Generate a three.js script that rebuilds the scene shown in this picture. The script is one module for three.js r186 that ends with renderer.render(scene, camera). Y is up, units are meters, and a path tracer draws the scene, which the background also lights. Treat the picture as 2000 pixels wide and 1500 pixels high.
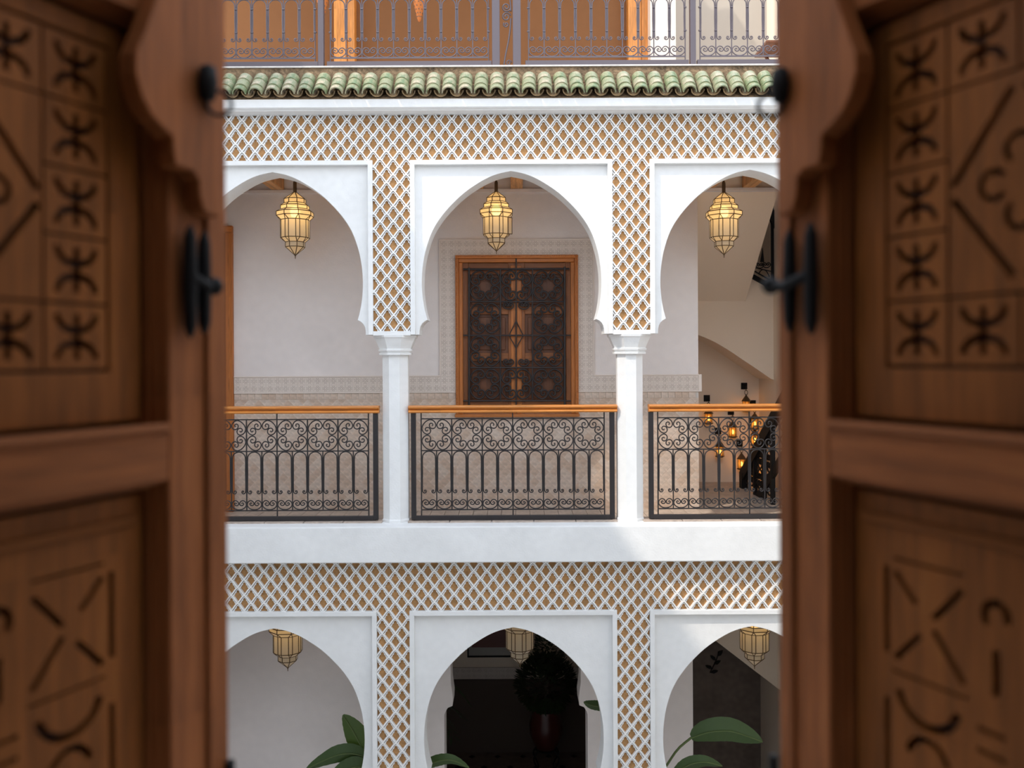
import * as THREE from 'three';
import { RoundedBoxGeometry } from 'three/addons/geometries/RoundedBoxGeometry.js';
import { mergeGeometries } from 'three/addons/utils/BufferGeometryUtils.js';
import { ImprovedNoise } from 'three/addons/math/ImprovedNoise.js';
import { RectAreaLightUniformsLib } from 'three/addons/lights/RectAreaLightUniformsLib.js';

// ---------------------------------------------------------------- camera, sky, sun, exposure
const GROUND = 5.31;                       // eye height above the courtyard floor
const EYE_Z = 7.55, FOCAL = 1700;          // distance eye to facade, focal length in pixels of the 2000 x 1500 frame
const scene = new THREE.Scene();
const renderer = new THREE.WebGLRenderer({ antialias: true });
renderer.toneMapping = THREE.LinearToneMapping;
renderer.toneMappingExposure = 1.14;
renderer.shadowMap.enabled = true;
RectAreaLightUniformsLib.init();
const camera = new THREE.PerspectiveCamera(2 * Math.atan(750 / FOCAL) * 180 / Math.PI, 4 / 3, 0.05, 120);
camera.position.set(0, GROUND, EYE_Z);
camera.rotation.set(0, 0, -0.005);
camera.setViewOffset(2000, 1500, 0, 50, 2000, 1500);
camera.focus = EYE_Z + 0.1;
camera.userData.fStop = 2.1;

const skyData = new Float32Array(64 * 32 * 4);
for (let r = 0; r < 32; r++) for (let c = 0; c < 64; c++) {
  const up = Math.max(0, Math.sin(((r + 0.5) / 32 - 0.5) * Math.PI)), t = Math.pow(up, 0.6), i = (r * 64 + c) * 4;
  skyData[i] = 1.05 - 0.30 * t; skyData[i + 1] = 1.06 - 0.19 * t; skyData[i + 2] = 1.08 - 0.02 * t; skyData[i + 3] = 1;
}
const sky = new THREE.DataTexture(skyData, 64, 32, THREE.RGBAFormat, THREE.FloatType);
sky.mapping = THREE.EquirectangularReflectionMapping; sky.magFilter = THREE.LinearFilter; sky.needsUpdate = true;
scene.background = sky; scene.environment = sky;
scene.backgroundIntensity = 2.2; scene.environmentIntensity = 2.2;

const sun = new THREE.DirectionalLight(new THREE.Color(1.0, 0.9, 0.78), 2.1);
const SUN_DIR = new THREE.Vector3(-1, 1.48, 0.8).normalize();
sun.position.copy(SUN_DIR).multiplyScalar(20).add(new THREE.Vector3(0, GROUND, 0));
sun.target.position.set(0, GROUND, 0);
sun.shadow.radius = 2.2; sun.shadow.mapSize.set(4096, 4096);
Object.assign(sun.shadow.camera, { left: -8, right: 8, top: 8, bottom: -8, near: 1, far: 50 });
sun.name = 'sun'; scene.add(sun, sun.target);

// ---------------------------------------------------------------- helpers
let seed = 7;
const rnd = () => { seed = (seed + 0x6D2B79F5) | 0; let t = Math.imul(seed ^ (seed >>> 15), 1 | seed); t = (t + Math.imul(t ^ (t >>> 7), 61 | t)) ^ t; return ((t ^ (t >>> 14)) >>> 0) / 4294967296; };
const noise = new ImprovedNoise();
const U = 1 / 225.166;                     // one drawing unit of the facade survey in metres
// survey point (x to the right, y down, as read off the frame) on the plane z, in metres relative to the eye
const at = (x, y, z = 0) => { const d = (EYE_Z - z) / FOCAL, u = x - 1000, v = y - 700; return [(u - 0.005 * v) * d, -(v + 0.005 * u) * d]; };
const at3 = (x, y, z = 0) => new THREE.Vector3(...at(x, y, z), z);
const names = {};
const numbered = (n) => { names[n] = (names[n] ?? -1) + 1; return names[n] ? n + '_' + String(names[n]).padStart(3, '0') : n; };
const shade = (o) => { o.castShadow = o.receiveShadow = true; return o; };
function thing(name, label, category, group, pos = [0, 0, 0]) {
  const o = new THREE.Group(); o.name = numbered(name); o.position.set(...pos); scene.add(o);
  o.userData = { label, category }; if (group) o.userData.group = group; return o;
}
function setting(name, label) { const o = new THREE.Group(); o.name = name; o.userData = { kind: 'structure' }; if (label) o.userData.label = label; scene.add(o); return o; }
function part(name, geo, mat, parent, label) {
  const g = Array.isArray(geo) ? (geo.length > 1 ? merge(geo) : geo[0]) : geo;
  const m = shade(new THREE.Mesh(g, mat)); m.name = numbered(name); parent.add(m); if (label) m.userData.label = label; return m;
}
function solid(name, geo, mat, label) { const m = part(name, geo, mat, scene, label); m.name = name; m.userData.kind = 'structure'; return m; }
const plain = (g) => { const r = g.index ? g.toNonIndexed() : g; for (const k of Object.keys(r.attributes)) if (!['position', 'normal', 'uv'].includes(k)) r.deleteAttribute(k); return r; };
const merge = (list) => mergeGeometries(list.map(plain), false);
// texture coordinates in metres by the face's main direction; along = axis the grain follows
function metric(geo, along = 'y', off = 0) {
  const g = plain(geo), p = g.attributes.position, n = g.attributes.normal, uv = new Float32Array(p.count * 2);
  for (let i = 0; i < p.count; i++) {
    const a = [Math.abs(n.getX(i)), Math.abs(n.getY(i)), Math.abs(n.getZ(i))], P = [p.getX(i), p.getY(i), p.getZ(i)];
    const ax = 'xyz'.indexOf(along), k = a.indexOf(Math.max(...a));
    let o = [0, 1, 2].filter((q) => q !== k); let v, u;
    if (k === ax) { [u, v] = [P[o[0]], P[o[1]]]; } else { v = P[ax]; u = P[o.find((q) => q !== ax)] + P[k] * 0.37; }
    uv[2 * i] = u + off; uv[2 * i + 1] = v + off * 3.1;
  }
  g.setAttribute('uv', new THREE.BufferAttribute(uv, 2)); return g;
}
const box = (x0, x1, y0, y1, z0, z1, r = 0) => {
  const w = x1 - x0, h = y1 - y0, d = z1 - z0;
  const g = r ? new RoundedBoxGeometry(w, h, d, 2, Math.min(r, w / 2.1, h / 2.1, d / 2.1)) : new THREE.BoxGeometry(w, h, d);
  return metric(g.translate((x0 + x1) / 2, (y0 + y1) / 2, (z0 + z1) / 2));
};
const shapeOf = (pts, holes = []) => { const s = new THREE.Shape(pts.map((p) => new THREE.Vector2(p[0], p[1]))); for (const h of holes) s.holes.push(new THREE.Path(h.map((p) => new THREE.Vector2(p[0], p[1])))); return s; };
const prism = (pts, z0, z1, holes = [], bevel = 0) => {
  const g = new THREE.ExtrudeGeometry(shapeOf(pts, holes), { depth: z1 - z0 - 2 * bevel, bevelEnabled: bevel > 0, bevelThickness: bevel, bevelSize: bevel, bevelOffset: -bevel, bevelSegments: 2, curveSegments: 8 });
  return metric(g.translate(0, 0, z0 + bevel));
};
const V = (p) => (p.isVector3 ? p : new THREE.Vector3(p[0], p[1], p[2] ?? 0));
const tube = (pts, r, seg, radial = 6, closed = false) => { const c = new THREE.CatmullRomCurve3(pts.map(V), closed, 'centripetal'); return plain(new THREE.TubeGeometry(c, seg ?? pts.length * 4, r, radial, closed)); };
function rod(a, b, r, n = 6) {
  const A = V(a), B = V(b), d = B.clone().sub(A), g = new THREE.CylinderGeometry(r, r, d.length(), n);
  g.applyQuaternion(new THREE.Quaternion().setFromUnitVectors(new THREE.Vector3(0, 1, 0), d.normalize())); return plain(g.translate((A.x + B.x) / 2, (A.y + B.y) / 2, (A.z + B.z) / 2));
}
const flat = (g) => { const r = plain(g); r.computeVertexNormals(); return r; };
const lathe8 = (prof, n = 8) => { const s = Math.cos(Math.PI / n); return metric(flat(new THREE.LatheGeometry(prof.map(([r, y]) => new THREE.Vector2(r / s, y)), n, Math.PI / n))); };
const lathe = (prof, n = 20) => plain(new THREE.LatheGeometry(prof.map(([r, y]) => new THREE.Vector2(r, y)), n));
// cuts a triangle soup to x in [x0,x1], y in [y0,y1]
function clip(geo, x0, x1, y0, y1) {
  const g = plain(geo), p = g.attributes.position, n = g.attributes.normal, P = [], N = [], UV = [];
  const planes = [[0, 1, x0], [0, -1, -x1], [1, 1, y0], [1, -1, -y1]];
  for (let i = 0; i < p.count; i += 3) {
    let poly = [0, 1, 2].map((k) => [p.getX(i + k), p.getY(i + k), p.getZ(i + k)]);
    for (const [ax, s, lim] of planes) {
      const out = [];
      for (let k = 0; k < poly.length; k++) {
        const A = poly[k], B = poly[(k + 1) % poly.length], da = A[ax] * s - lim, db = B[ax] * s - lim;
        if (da >= 0) out.push(A);
        if (da * db < 0) { const t = da / (da - db); out.push(A.map((q, j) => q + (B[j] - q) * t)); }
      }
      poly = out; if (poly.length < 3) break;
    }
    for (let k = 1; k + 1 < poly.length; k++) for (const q of [poly[0], poly[k], poly[k + 1]]) { P.push(...q); N.push(n.getX(i), n.getY(i), n.getZ(i)); UV.push(q[0], q[1]); }
  }
  if (!P.length) return null;
  const r = new THREE.BufferGeometry(); r.setAttribute('position', new THREE.Float32BufferAttribute(P, 3)); r.setAttribute('normal', new THREE.Float32BufferAttribute(N, 3)); r.setAttribute('uv', new THREE.Float32BufferAttribute(UV, 2)); return r;
}

// ---------------------------------------------------------------- materials
function texture(w, h, f, color = true) {
  const d = new Uint8Array(w * h * 4);
  for (let y = 0; y < h; y++) for (let x = 0; x < w; x++) { const c = f(x / w, y / h), i = (y * w + x) * 4; for (let k = 0; k < 3; k++) d[i + k] = Math.max(0, Math.min(255, (Array.isArray(c) ? c[k] : c) * 255)); d[i + 3] = 255; }
  const t = new THREE.DataTexture(d, w, h); t.wrapS = t.wrapT = THREE.RepeatWrapping; t.magFilter = THREE.LinearFilter; t.minFilter = THREE.LinearMipmapLinearFilter; t.generateMipmaps = true;
  if (color) t.colorSpace = THREE.SRGBColorSpace; t.needsUpdate = true; return t;
}
const scaled = (t, sx, sy = sx) => { const c = t.clone(); c.repeat.set(sx, sy); c.needsUpdate = true; return c; };
// tileable noise
const tn = (x, y, f, z = 0) => { const s = (a, b) => noise.noise(a * f, b * f, z); return (s(x, y) * (1 - x) * (1 - y) + s(x - 1, y) * x * (1 - y) + s(x, y - 1) * (1 - x) * y + s(x - 1, y - 1) * x * y); };
const woodMap = texture(512, 1024, (x, y) => {
  const w = tn(x, y, 2, 1) * 0.5;
  const ring = 0.5 + 0.5 * Math.sin((x * 9 + w * 1.4) * 6.283);
  const fine = tn(x, y * 0.08, 90, 3) * 0.6 + tn(x, y * 0.15, 40, 5) * 0.5;
  const k = 0.86 + 0.06 * ring + 0.20 * fine + 0.20 * tn(x, y * 0.3, 6, 8);
  return [k, k * 0.96, k * 0.90];
});
const plasterBump = texture(512, 512, (x, y) => 0.5 + 0.3 * tn(x, y, 6, 1) + 0.2 * tn(x, y, 20, 2) + 0.18 * tn(x, y, 70, 3), false);
const plasterMap = texture(512, 512, (x, y) => { const k = 0.97 + 0.03 * tn(x, y, 5, 4) + 0.02 * tn(x, y, 24, 6); return [k, k, k * 0.995]; });
const mottle = texture(256, 256, (x, y) => { const k = 0.88 + 0.14 * tn(x, y, 6, 3) + 0.14 * tn(x, y, 25, 5); return [k, k, k]; });
const glazeMap = texture(512, 512, (x, y) => {
  const w = Math.max(0, Math.min(1, 0.55 + 1.2 * tn(x, y, 5, 1) + 0.7 * tn(x, y, 17, 2) + 0.4 * tn(x, y, 50, 3)));
  const G = [0.60, 0.68, 0.52], C = [0.90, 0.84, 0.72]; return G.map((g, i) => g + (C[i] - g) * w);
});
const mortarMap = texture(256, 256, (x, y) => { const k = 0.62 + 0.3 * tn(x, y, 6, 1) + 0.25 * tn(x, y, 25, 2) + 0.2 * tn(x, y, 60, 3); return [k, k * 0.86, k * 0.68]; });
const rgb = (r, g, b) => new THREE.Color().setRGB(r, g, b);
const srgb = (r, g, b) => new THREE.Color(`rgb(${r},${g},${b})`);
const std = (o) => new THREE.MeshStandardMaterial({ roughness: 0.8, ...o });
const woodOf = (c, rough = 0.55, rep = 1.6) => std({ color: c, map: scaled(woodMap, rep * 2.2, rep), roughness: rough, bumpMap: scaled(woodMap, rep * 2.2, rep), bumpScale: 0.0006 });
const matt = (c) => new THREE.MeshPhysicalMaterial({ color: c, map: scaled(woodMap, 4.8, 2.2), bumpMap: scaled(woodMap, 4.8, 2.2), bumpScale: 0.0006, roughness: 0.6, specularIntensity: 0.35 });
const M = {
  plaster: std({ color: rgb(0.88, 0.875, 0.865), map: scaled(plasterMap, 0.7), bumpMap: scaled(plasterBump, 0.9), bumpScale: 0.003, roughness: 0.92 }),
  plasterIn: std({ color: rgb(0.87, 0.80, 0.77), map: scaled(plasterMap, 0.5), bumpMap: scaled(plasterBump, 0.8), bumpScale: 0.003, roughness: 0.92 }),
  carved: std({ color: rgb(0.86, 0.845, 0.82), roughness: 0.9 }),
  tan: std({ color: rgb(0.62, 0.33, 0.13), map: scaled(mottle, 2), roughness: 0.9 }),
  stucco: std({ color: rgb(0.80, 0.70, 0.62), roughness: 0.9 }),
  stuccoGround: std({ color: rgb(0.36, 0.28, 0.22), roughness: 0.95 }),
  mortar: std({ color: rgb(0.62, 0.58, 0.55), map: scaled(mortarMap, 1.5), bumpMap: scaled(mortarMap, 1.5), bumpScale: 0.012, roughness: 1 }),
  marble: std({ color: rgb(0.62, 0.50, 0.41), map: scaled(mottle, 1.3), roughness: 0.5 }),
  marbleLight: std({ color: rgb(0.78, 0.72, 0.66), map: scaled(mottle, 1.3), roughness: 0.5 }),
  floorTile: std({ color: rgb(0.68, 0.56, 0.46), map: scaled(mottle, 1.1), roughness: 0.45 }),
  court: std({ color: rgb(0.86, 0.81, 0.75), map: scaled(mottle, 0.8), roughness: 0.6 }),
  dark: std({ color: rgb(0.10, 0.075, 0.06), roughness: 0.9 }),
  iron: std({ color: rgb(0.017, 0.0135, 0.014), roughness: 0.4 }),
  ironGrey: std({ color: rgb(0.105, 0.085, 0.095), roughness: 0.42, metalness: 0.2 }),
  blackIron: new THREE.MeshPhysicalMaterial({ color: rgb(0.011, 0.010, 0.010), roughness: 0.6, specularIntensity: 0.3 }),
  brass: std({ color: rgb(0.13, 0.085, 0.045), roughness: 0.45, metalness: 0.75 }),
  rail: woodOf(rgb(0.80, 0.31, 0.055), 0.38),
  doorFrame: woodOf(rgb(0.60, 0.21, 0.045), 0.5),
  doorLeaf: woodOf(rgb(0.33, 0.115, 0.028), 0.5),
  doorPanel: woodOf(rgb(0.17, 0.058, 0.017), 0.5),
  beam: woodOf(rgb(0.78, 0.45, 0.22), 0.7),
  shutter: matt(rgb(0.36, 0.128, 0.045)),
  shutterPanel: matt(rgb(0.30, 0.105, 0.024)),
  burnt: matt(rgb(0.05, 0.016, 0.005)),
  orangeWood: woodOf(rgb(0.80, 0.33, 0.07), 0.45),
  terracottaWall: std({ color: rgb(0.215, 0.086, 0.027), map: scaled(plasterMap, 0.5), roughness: 0.9 }),
  cream: std({ color: rgb(0.90, 0.76, 0.61), bumpMap: scaled(plasterBump, 1), bumpScale: 0.003, roughness: 0.92 }),
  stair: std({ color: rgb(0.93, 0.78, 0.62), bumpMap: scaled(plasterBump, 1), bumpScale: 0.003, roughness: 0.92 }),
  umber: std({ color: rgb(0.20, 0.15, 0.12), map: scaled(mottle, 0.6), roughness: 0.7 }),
  greyWall: std({ color: rgb(0.42, 0.385, 0.335), roughness: 0.92 }),
  clay: std({ color: rgb(0.44, 0.13, 0.022), roughness: 0.7 }),
  pot: std({ color: rgb(0.055, 0.010, 0.007), roughness: 0.35 }),
  soil: std({ color: rgb(0.03, 0.02, 0.012), roughness: 1 }),
  glass: new THREE.MeshPhysicalMaterial({ color: rgb(0.95, 0.86, 0.69), transmission: 0.82, thickness: 0, roughness: 0.85, ior: 1.4 }),
  amber: new THREE.MeshPhysicalMaterial({ color: rgb(0.95, 0.62, 0.22), transmission: 0.75, thickness: 0, roughness: 0.4, ior: 1.4 }),
  bulb: std({ color: rgb(1, 0.8, 0.4), emissive: rgb(1, 0.62, 0.20), emissiveIntensity: 7 }),
  bulbLow: std({ color: rgb(1, 0.8, 0.4), emissive: rgb(1, 0.62, 0.20), emissiveIntensity: 3 }),
  bulbOff: std({ color: rgb(1, 0.8, 0.4), emissive: rgb(1, 0.62, 0.20), emissiveIntensity: 0.8 }),
  flame: std({ color: rgb(1, 0.8, 0.4), emissive: rgb(1, 0.66, 0.22), emissiveIntensity: 8 }),
  leafGreen: new THREE.MeshPhysicalMaterial({ color: rgb(0.036, 0.073, 0.012), roughness: 0.45, side: THREE.DoubleSide }),
  leafLit: new THREE.MeshPhysicalMaterial({ color: rgb(0.06, 0.115, 0.008), roughness: 0.5, transmission: 0.3, thickness: 0, side: THREE.DoubleSide }),
  rib: std({ color: rgb(0.10, 0.14, 0.04), roughness: 0.6 }),
  foliage: std({ color: rgb(0.035, 0.065, 0.018), roughness: 0.5, side: THREE.DoubleSide }),
  print: std({ color: rgb(0.35, 0.32, 0.28), roughness: 0.4 }),
  printRed: std({ color: rgb(0.16, 0.05, 0.04), roughness: 0.5 }),
};
M.glazes = [0, 1, 2, 3].map((i) => new THREE.MeshPhysicalMaterial({ color: rgb(0.43 + 0.06 * i, 0.47 + 0.035 * i, 0.38 + 0.06 * i), map: (() => { const t = scaled(glazeMap, 3.2); t.offset.set(i * 0.27, i * 0.41); return t; })(), roughness: 0.45, clearcoat: 0.3, clearcoatRoughness: 0.3 }));
M.glazes.push(new THREE.MeshPhysicalMaterial({ color: rgb(0.66, 0.60, 0.48), map: scaled(mortarMap, 2.5), roughness: 0.7 }));
M.zellige = [[0.74, 0.59, 0.48], [0.73, 0.58, 0.47], [0.76, 0.62, 0.51], [0.68, 0.51, 0.39], [0.74, 0.575, 0.455]] .map((c) => std({ color: rgb(...c.map((q) => q * 1.22)), roughness: 0.34, map: scaled(mottle, 1.2) }));

// ---------------------------------------------------------------- shell of the courtyard
const Y = (v) => -v * U;                   // survey height (downwards) to metres
const X = (u) => u * U;
const PITCH = 466, SLAB = -321 * U, T_FLOOR = 2.53, FLOOR_IN = -1.524, CEIL = 1.82, BACK = -1.2, G0 = -GROUND;
const halfArch = [[0, -366], [13, -363.4], [27, -360], [46, -352.5], [68, -340], [91, -324], [113, -304], [136, -278], [154, -249.5], [166.5, -215], [173, -183], [175.3, -153], [174.2, -124], [169.8, -95], [164.6, -76]];
const arcPts = new THREE.CatmullRomCurve3(halfArch.map(([a, b]) => new THREE.Vector3(a, b, 0))).getPoints(44).map((p) => [p.x, p.y]);
const ear = [[170.5, -73], [175.5, -68.5], [178.6, -63], [180.2, -56], [180.6, -47]];
const sideR = [...arcPts, ...ear];         // apex to the springing, right side
function arcade(dv, top, pitch) {
  const pts = [[-690, top], [690, top], [690, -47 + dv]];
  for (const c of [pitch, 0, -pitch]) {
    for (const [u, v] of [...sideR].reverse()) pts.push([c + u, v + dv]);
    for (const [u, v] of sideR.slice(1)) pts.push([c - u, v + dv]);
  }
  pts.push([-690, -47 + dv]);
  return pts.map(([u, v]) => [X(u), Y(v)]);
}
const LOW = 891.5;
solid('wall_front_upper', prism(arcade(0, -569, PITCH), -0.25, 0, [], 0.004), M.plaster, 'white plastered upper arcade wall with three pointed horseshoe arches');
solid('wall_front_lower', prism(arcade(LOW, 391, 467), -0.25, 0, [], 0.004), M.plaster, 'white plastered lower arcade wall with three pointed horseshoe arches');

// raised square frames round every arch
let trimNo = 0;
for (const [dv, top, w, pitch] of [[0, -386, 196.5, PITCH], [LOW, 490, 201.5, 467]]) for (const c of [-pitch, 0, pitch]) {
  const i = w - 9, b = -47 + dv, pts = [[-w, b], [-w, top], [w, top], [w, b], [i, b], [i, top + 9], [-i, top + 9], [-i, b]].map(([u, v]) => [X(c + u), Y(v)]);
  solid('trim_' + ++trimNo, prism(pts, -0.002, 0.052, [], 0.003), M.plaster);
}
// carved plaster lattice over a sandy ground
const LA = 25.5 * U, LB = 30.4 * U;
const upR = [[0, 0.5], [0.05, 0.475], [0.11, 0.425], [0.19, 0.345], [0.30, 0.22], [0.41, 0.095], [0.5, 0]];
// full outline: right shoulder, lower right, lower left, left shoulder
const ogee = (() => {
  const a = upR, R = [], lr = a.map(([x, y]) => [0.5 - x, y - 0.5]).reverse();       // from (0.5,0) ... to (0,-0.5) after reversal below
  for (const p of a) R.push(p);
  for (const p of a.map(([x, y]) => [0.5 - x, y - 0.5]).slice(1)) R.push(p);          // placeholder order fixed next line
  R.length = a.length; const low = a.map(([x, y]) => [0.5 - x, y - 0.5]);             // (0.5,0) first
  low.slice(1).forEach((p) => R.push(p));
  const L = R.slice(1, -1).reverse().map(([x, y]) => [-x, y]);
  return [...R, ...L];
})();
const sc = (pts, k, dx = 0, dy = 0) => pts.map(([a, b]) => [(a * k + dx) * LA, (b * k + dy) * LB]);
const cellGeo = merge([
  prism(sc(ogee, 1), 0.010, 0.041, [sc(ogee, 0.86).reverse()]),
  prism([[0, 0.375], [0.045, 0.36], [0.1, 0.305], [0.17, 0.225], [0.25, 0.125], [0.33, 0.03], [0.385, -0.035], [0.33, -0.07], [0.285, -0.035], [0.245, -0.02], [0.25, 0.03], [0.22, 0.085], [0.165, 0.122], [0.12, 0.128], [0.138, 0.175], [0.11, 0.24], [0.05, 0.288], [0, 0.315], [-0.05, 0.288], [-0.11, 0.24], [-0.138, 0.175], [-0.12, 0.128], [-0.165, 0.122], [-0.22, 0.085], [-0.25, 0.03], [-0.245, -0.02], [-0.285, -0.035], [-0.33, -0.07], [-0.385, -0.035], [-0.33, 0.03], [-0.25, 0.125], [-0.17, 0.225], [-0.1, 0.305], [-0.045, 0.36]].map(([a, b]) => [a * LA, b * LB]), 0.010, 0.034),
]);
function lattice(root, rects, u0, v0, keep = 1e9) {
  const edges = [];
  let n = 0;
  const all = rects.reduce((q, r) => [Math.min(q[0], r[0]), Math.max(q[1], r[1]), Math.min(q[2], r[2]), Math.max(q[3], r[3])], [1e9, -1e9, 1e9, -1e9]);
  for (let j = Math.floor((all[2] - v0) / 15.2) - 1; j <= (all[3] - v0) / 15.2 + 1; j++) for (let i = Math.floor((all[0] - u0) / 25.5) - 1; i <= (all[1] - u0) / 25.5 + 1; i++) {
    const cu = u0 + (i + (j & 1 ? 0.5 : 0)) * 25.5, cv = v0 + j * 15.2;
    let whole = false, area = 0; const bits = [];
    for (const [a, b, c, d] of rects) {
      const ox = Math.min(b, cu + 12.75) - Math.max(a, cu - 12.75), oy = Math.min(d, cv + 15.2) - Math.max(c, cv - 15.2);
      if (ox <= 0.2 || oy <= 0.2) continue;
      if (ox > 25.4 && oy > 30.3) { whole = true; break; }
      area += ox * oy / 775;
      const g = clip(cellGeo, X(a - cu), X(b - cu), Y(d - cv), Y(c - cv)); if (g) bits.push(g);
    }
    if (!whole && !bits.length) continue;
    const geo = whole ? cellGeo : bits.length > 1 ? merge(bits) : bits[0];
    if ((whole || area > 0.45) && Math.abs(cu) < keep && n < 296) { const m = part('lattice_cell', geo, M.carved, root); m.position.set(X(cu), Y(cv), 0); n++; }
    else edges.push(geo.clone().translate(X(cu), Y(cv), 0));
  }
  if (edges.length) { const e = part('lattice_edge', edges, M.carved, root); e.userData.kind = 'stuff'; }
}
function panel(n, rects, u0, v0, keep, label) {
  const root = setting('trim_' + n, label);
  part('sandy_ground', rects.map(([a, b, c, d]) => box(X(a), X(b), Y(d), Y(c), 0, 0.012)), M.tan, root);
  lattice(root, rects, u0, v0, keep);
}
panel(7, [[-660, 660, -476, -386]], -229.5, -435.2, 470, 'carved plaster lattice frieze under the tiled eave');
panel(8, [[-269.5, -196.5, -386, -54]], -229.5, -435.2, 1e9, 'carved plaster lattice strip on the upper left pier');
panel(9, [[196.5, 269.5, -386, -54]], -229.5, -435.2, 1e9, 'carved plaster lattice strip on the upper right pier');
panel(10, [[-660, 660, 391, 490]], -229.5, 427, 470, 'carved plaster lattice frieze under the gallery slab');
panel(11, [[-265.5, -201.5, 490, 838]], -229.5, 427, 1e9, 'carved plaster lattice strip on the lower left pier');
panel(12, [[201.5, 265.5, 490, 838]], -229.5, 427, 1e9, 'carved plaster lattice strip on the lower right pier');
for (const [n, u, w, v] of [[13, -233, 36.5, -54], [14, 233, 36.5, -54], [15, -233.5, 32, 838], [16, 233.5, 32, 838]]) solid('trim_' + n, box(X(u - w), X(u + w), Y(v + 8.5), Y(v), -0.002, 0.052, 0.003), M.plaster);

// cornice, gallery slab, terrace floor
const cornicePts = [[0, 2.107], [0.165, 2.107], [0.172, 2.114], [0.185, 2.118], [0.2, 2.128], [0.2, 2.196], [0, 2.196]];
const along = (pts, x0, x1) => metric(new THREE.ExtrudeGeometry(shapeOf(pts.map(([z, y]) => [-z, y])), { depth: x1 - x0, bevelEnabled: false }).rotateY(Math.PI / 2).translate(x0, 0, 0), 'x');
solid('trim_17', along(cornicePts, -3.05, 3.05), M.plaster, 'white cornice under the green roof tiles');
const slab = setting('floor_gallery');
part('slab_edge', box(-3.05, 3.05, Y(390.5), SLAB, -0.26, 0.16, 0.012), M.plaster, slab);
part('slab', box(-3.3, 3.3, Y(391), FLOOR_IN - 0.02, -3.1, -0.2), M.plasterIn, slab);
for (let i = 0; i < 44; i++) for (let j = 0; j < 3; j++) { const x = -3.05 + i * 0.14, z = -0.27 - j * 0.31; part('floor_tile', box(x + 0.002, x + 0.138, FLOOR_IN - 0.02, FLOOR_IN, z - 0.307, z, 0.002), M.floorTile, slab); }
part('landing_floor', box(1.86, 3.02, FLOOR_IN - 0.02, FLOOR_IN, -3.1, -1.2), M.floorTile, slab);
// stone sills under the balustrades, piece by piece
const sillRuns = [[-2.5, -1.135, 4], [-0.915, 0.915, 5], [1.135, 2.5, 4]];
let sillNo = 0;
for (const [a, b, n] of sillRuns) { const root = setting('trim_' + (30 + sillNo++)); for (let i = 0; i < n; i++) { const x0 = a + (b - a) * i / n, x1 = a + (b - a) * (i + 1) / n; part('sill_stone', box(x0 + 0.003, x1 - 0.003, SLAB - 0.012, SLAB + 0.012, -0.20, -0.01, 0.004), M.marble, root); } }
solid('floor_terrace', prism([[-3.3, 0.25], [3.3, 0.25], [3.3, 1.3], [2.72, 1.3], [2.72, 2.5], [3.3, 2.5], [3.3, 4.2], [-3.3, 4.2]], CEIL + 0.02, T_FLOOR - 0.005).rotateX(-Math.PI / 2), M.plasterIn);
solid('wall_parapet', box(-3.05, 3.05, 2.196, T_FLOOR - 0.016, -0.26, 0.035), M.mortar, 'weathered brown mortar ledge above the roof tiles');
solid('trim_18', box(-3.05, 3.05, T_FLOOR - 0.016, T_FLOOR, -0.28, 0.050, 0.004), M.marbleLight, 'pale stone edge of the roof terrace');

// roof tiles
const eave = setting('roof', 'row of green glazed barrel tiles along the eave');
const SL = Math.atan2(0.171, 0.2), sdir = new THREE.Vector3(0, Math.sin(SL), -Math.cos(SL));
const arcTile = (r, t, len, up) => { const o = [], n = 12; for (let i = 0; i <= n; i++) { const a = Math.PI * i / n; o.push([Math.cos(a) * r, Math.sin(a) * r * up]); } for (let i = n; i >= 0; i--) { const a = Math.PI * i / n; o.push([Math.cos(a) * (r - t), Math.sin(a) * (r - t) * up]); } const g = new THREE.ExtrudeGeometry(shapeOf(o), { depth: len, bevelEnabled: false }).translate(0, 0, -len); g.rotateX(SL); return metric(g); };
const cover = arcTile(0.059, 0.010, 0.15, 1), coverFront = arcTile(0.059, 0.010, 0.12, 1), coverBack = arcTile(0.059, 0.010, 0.095, 1), pan = arcTile(0.058, 0.010, 0.25, -1);
for (let i = -21; i <= 21; i++) {
  const x = i * 0.135 + 0.02, jx = () => (rnd() - 0.5) * 0.008;
  const p = part('pan_tile', pan, M.glazes[4], eave); p.position.set(x + 0.0675, 2.254 + (rnd() - 0.5) * 0.004, 0.245);
  [[0, 0, coverFront], [0.055, 0.013, cover], [0.150, 0.024, coverBack]].forEach(([s, lift, g], k) => {
    const m = part('roof_tile', g, M.glazes[Math.floor(rnd() * 4)], eave);
    m.position.set(x + jx(), 2.226 + lift + sdir.y * s, 0.25 + sdir.z * s); m.rotation.z = (rnd() - 0.5) * 0.04;
  });
}
part('mortar_bed', [metric(new THREE.ExtrudeGeometry(shapeOf([[-0.19, 2.19], [-0.19, 2.205], [-0.06, 2.33], [0.03, 2.40], [0.03, 2.19]]), { depth: 6.1, bevelEnabled: false }).rotateY(Math.PI / 2).translate(-3.05, 0, 0))], M.mortar, eave);

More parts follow.
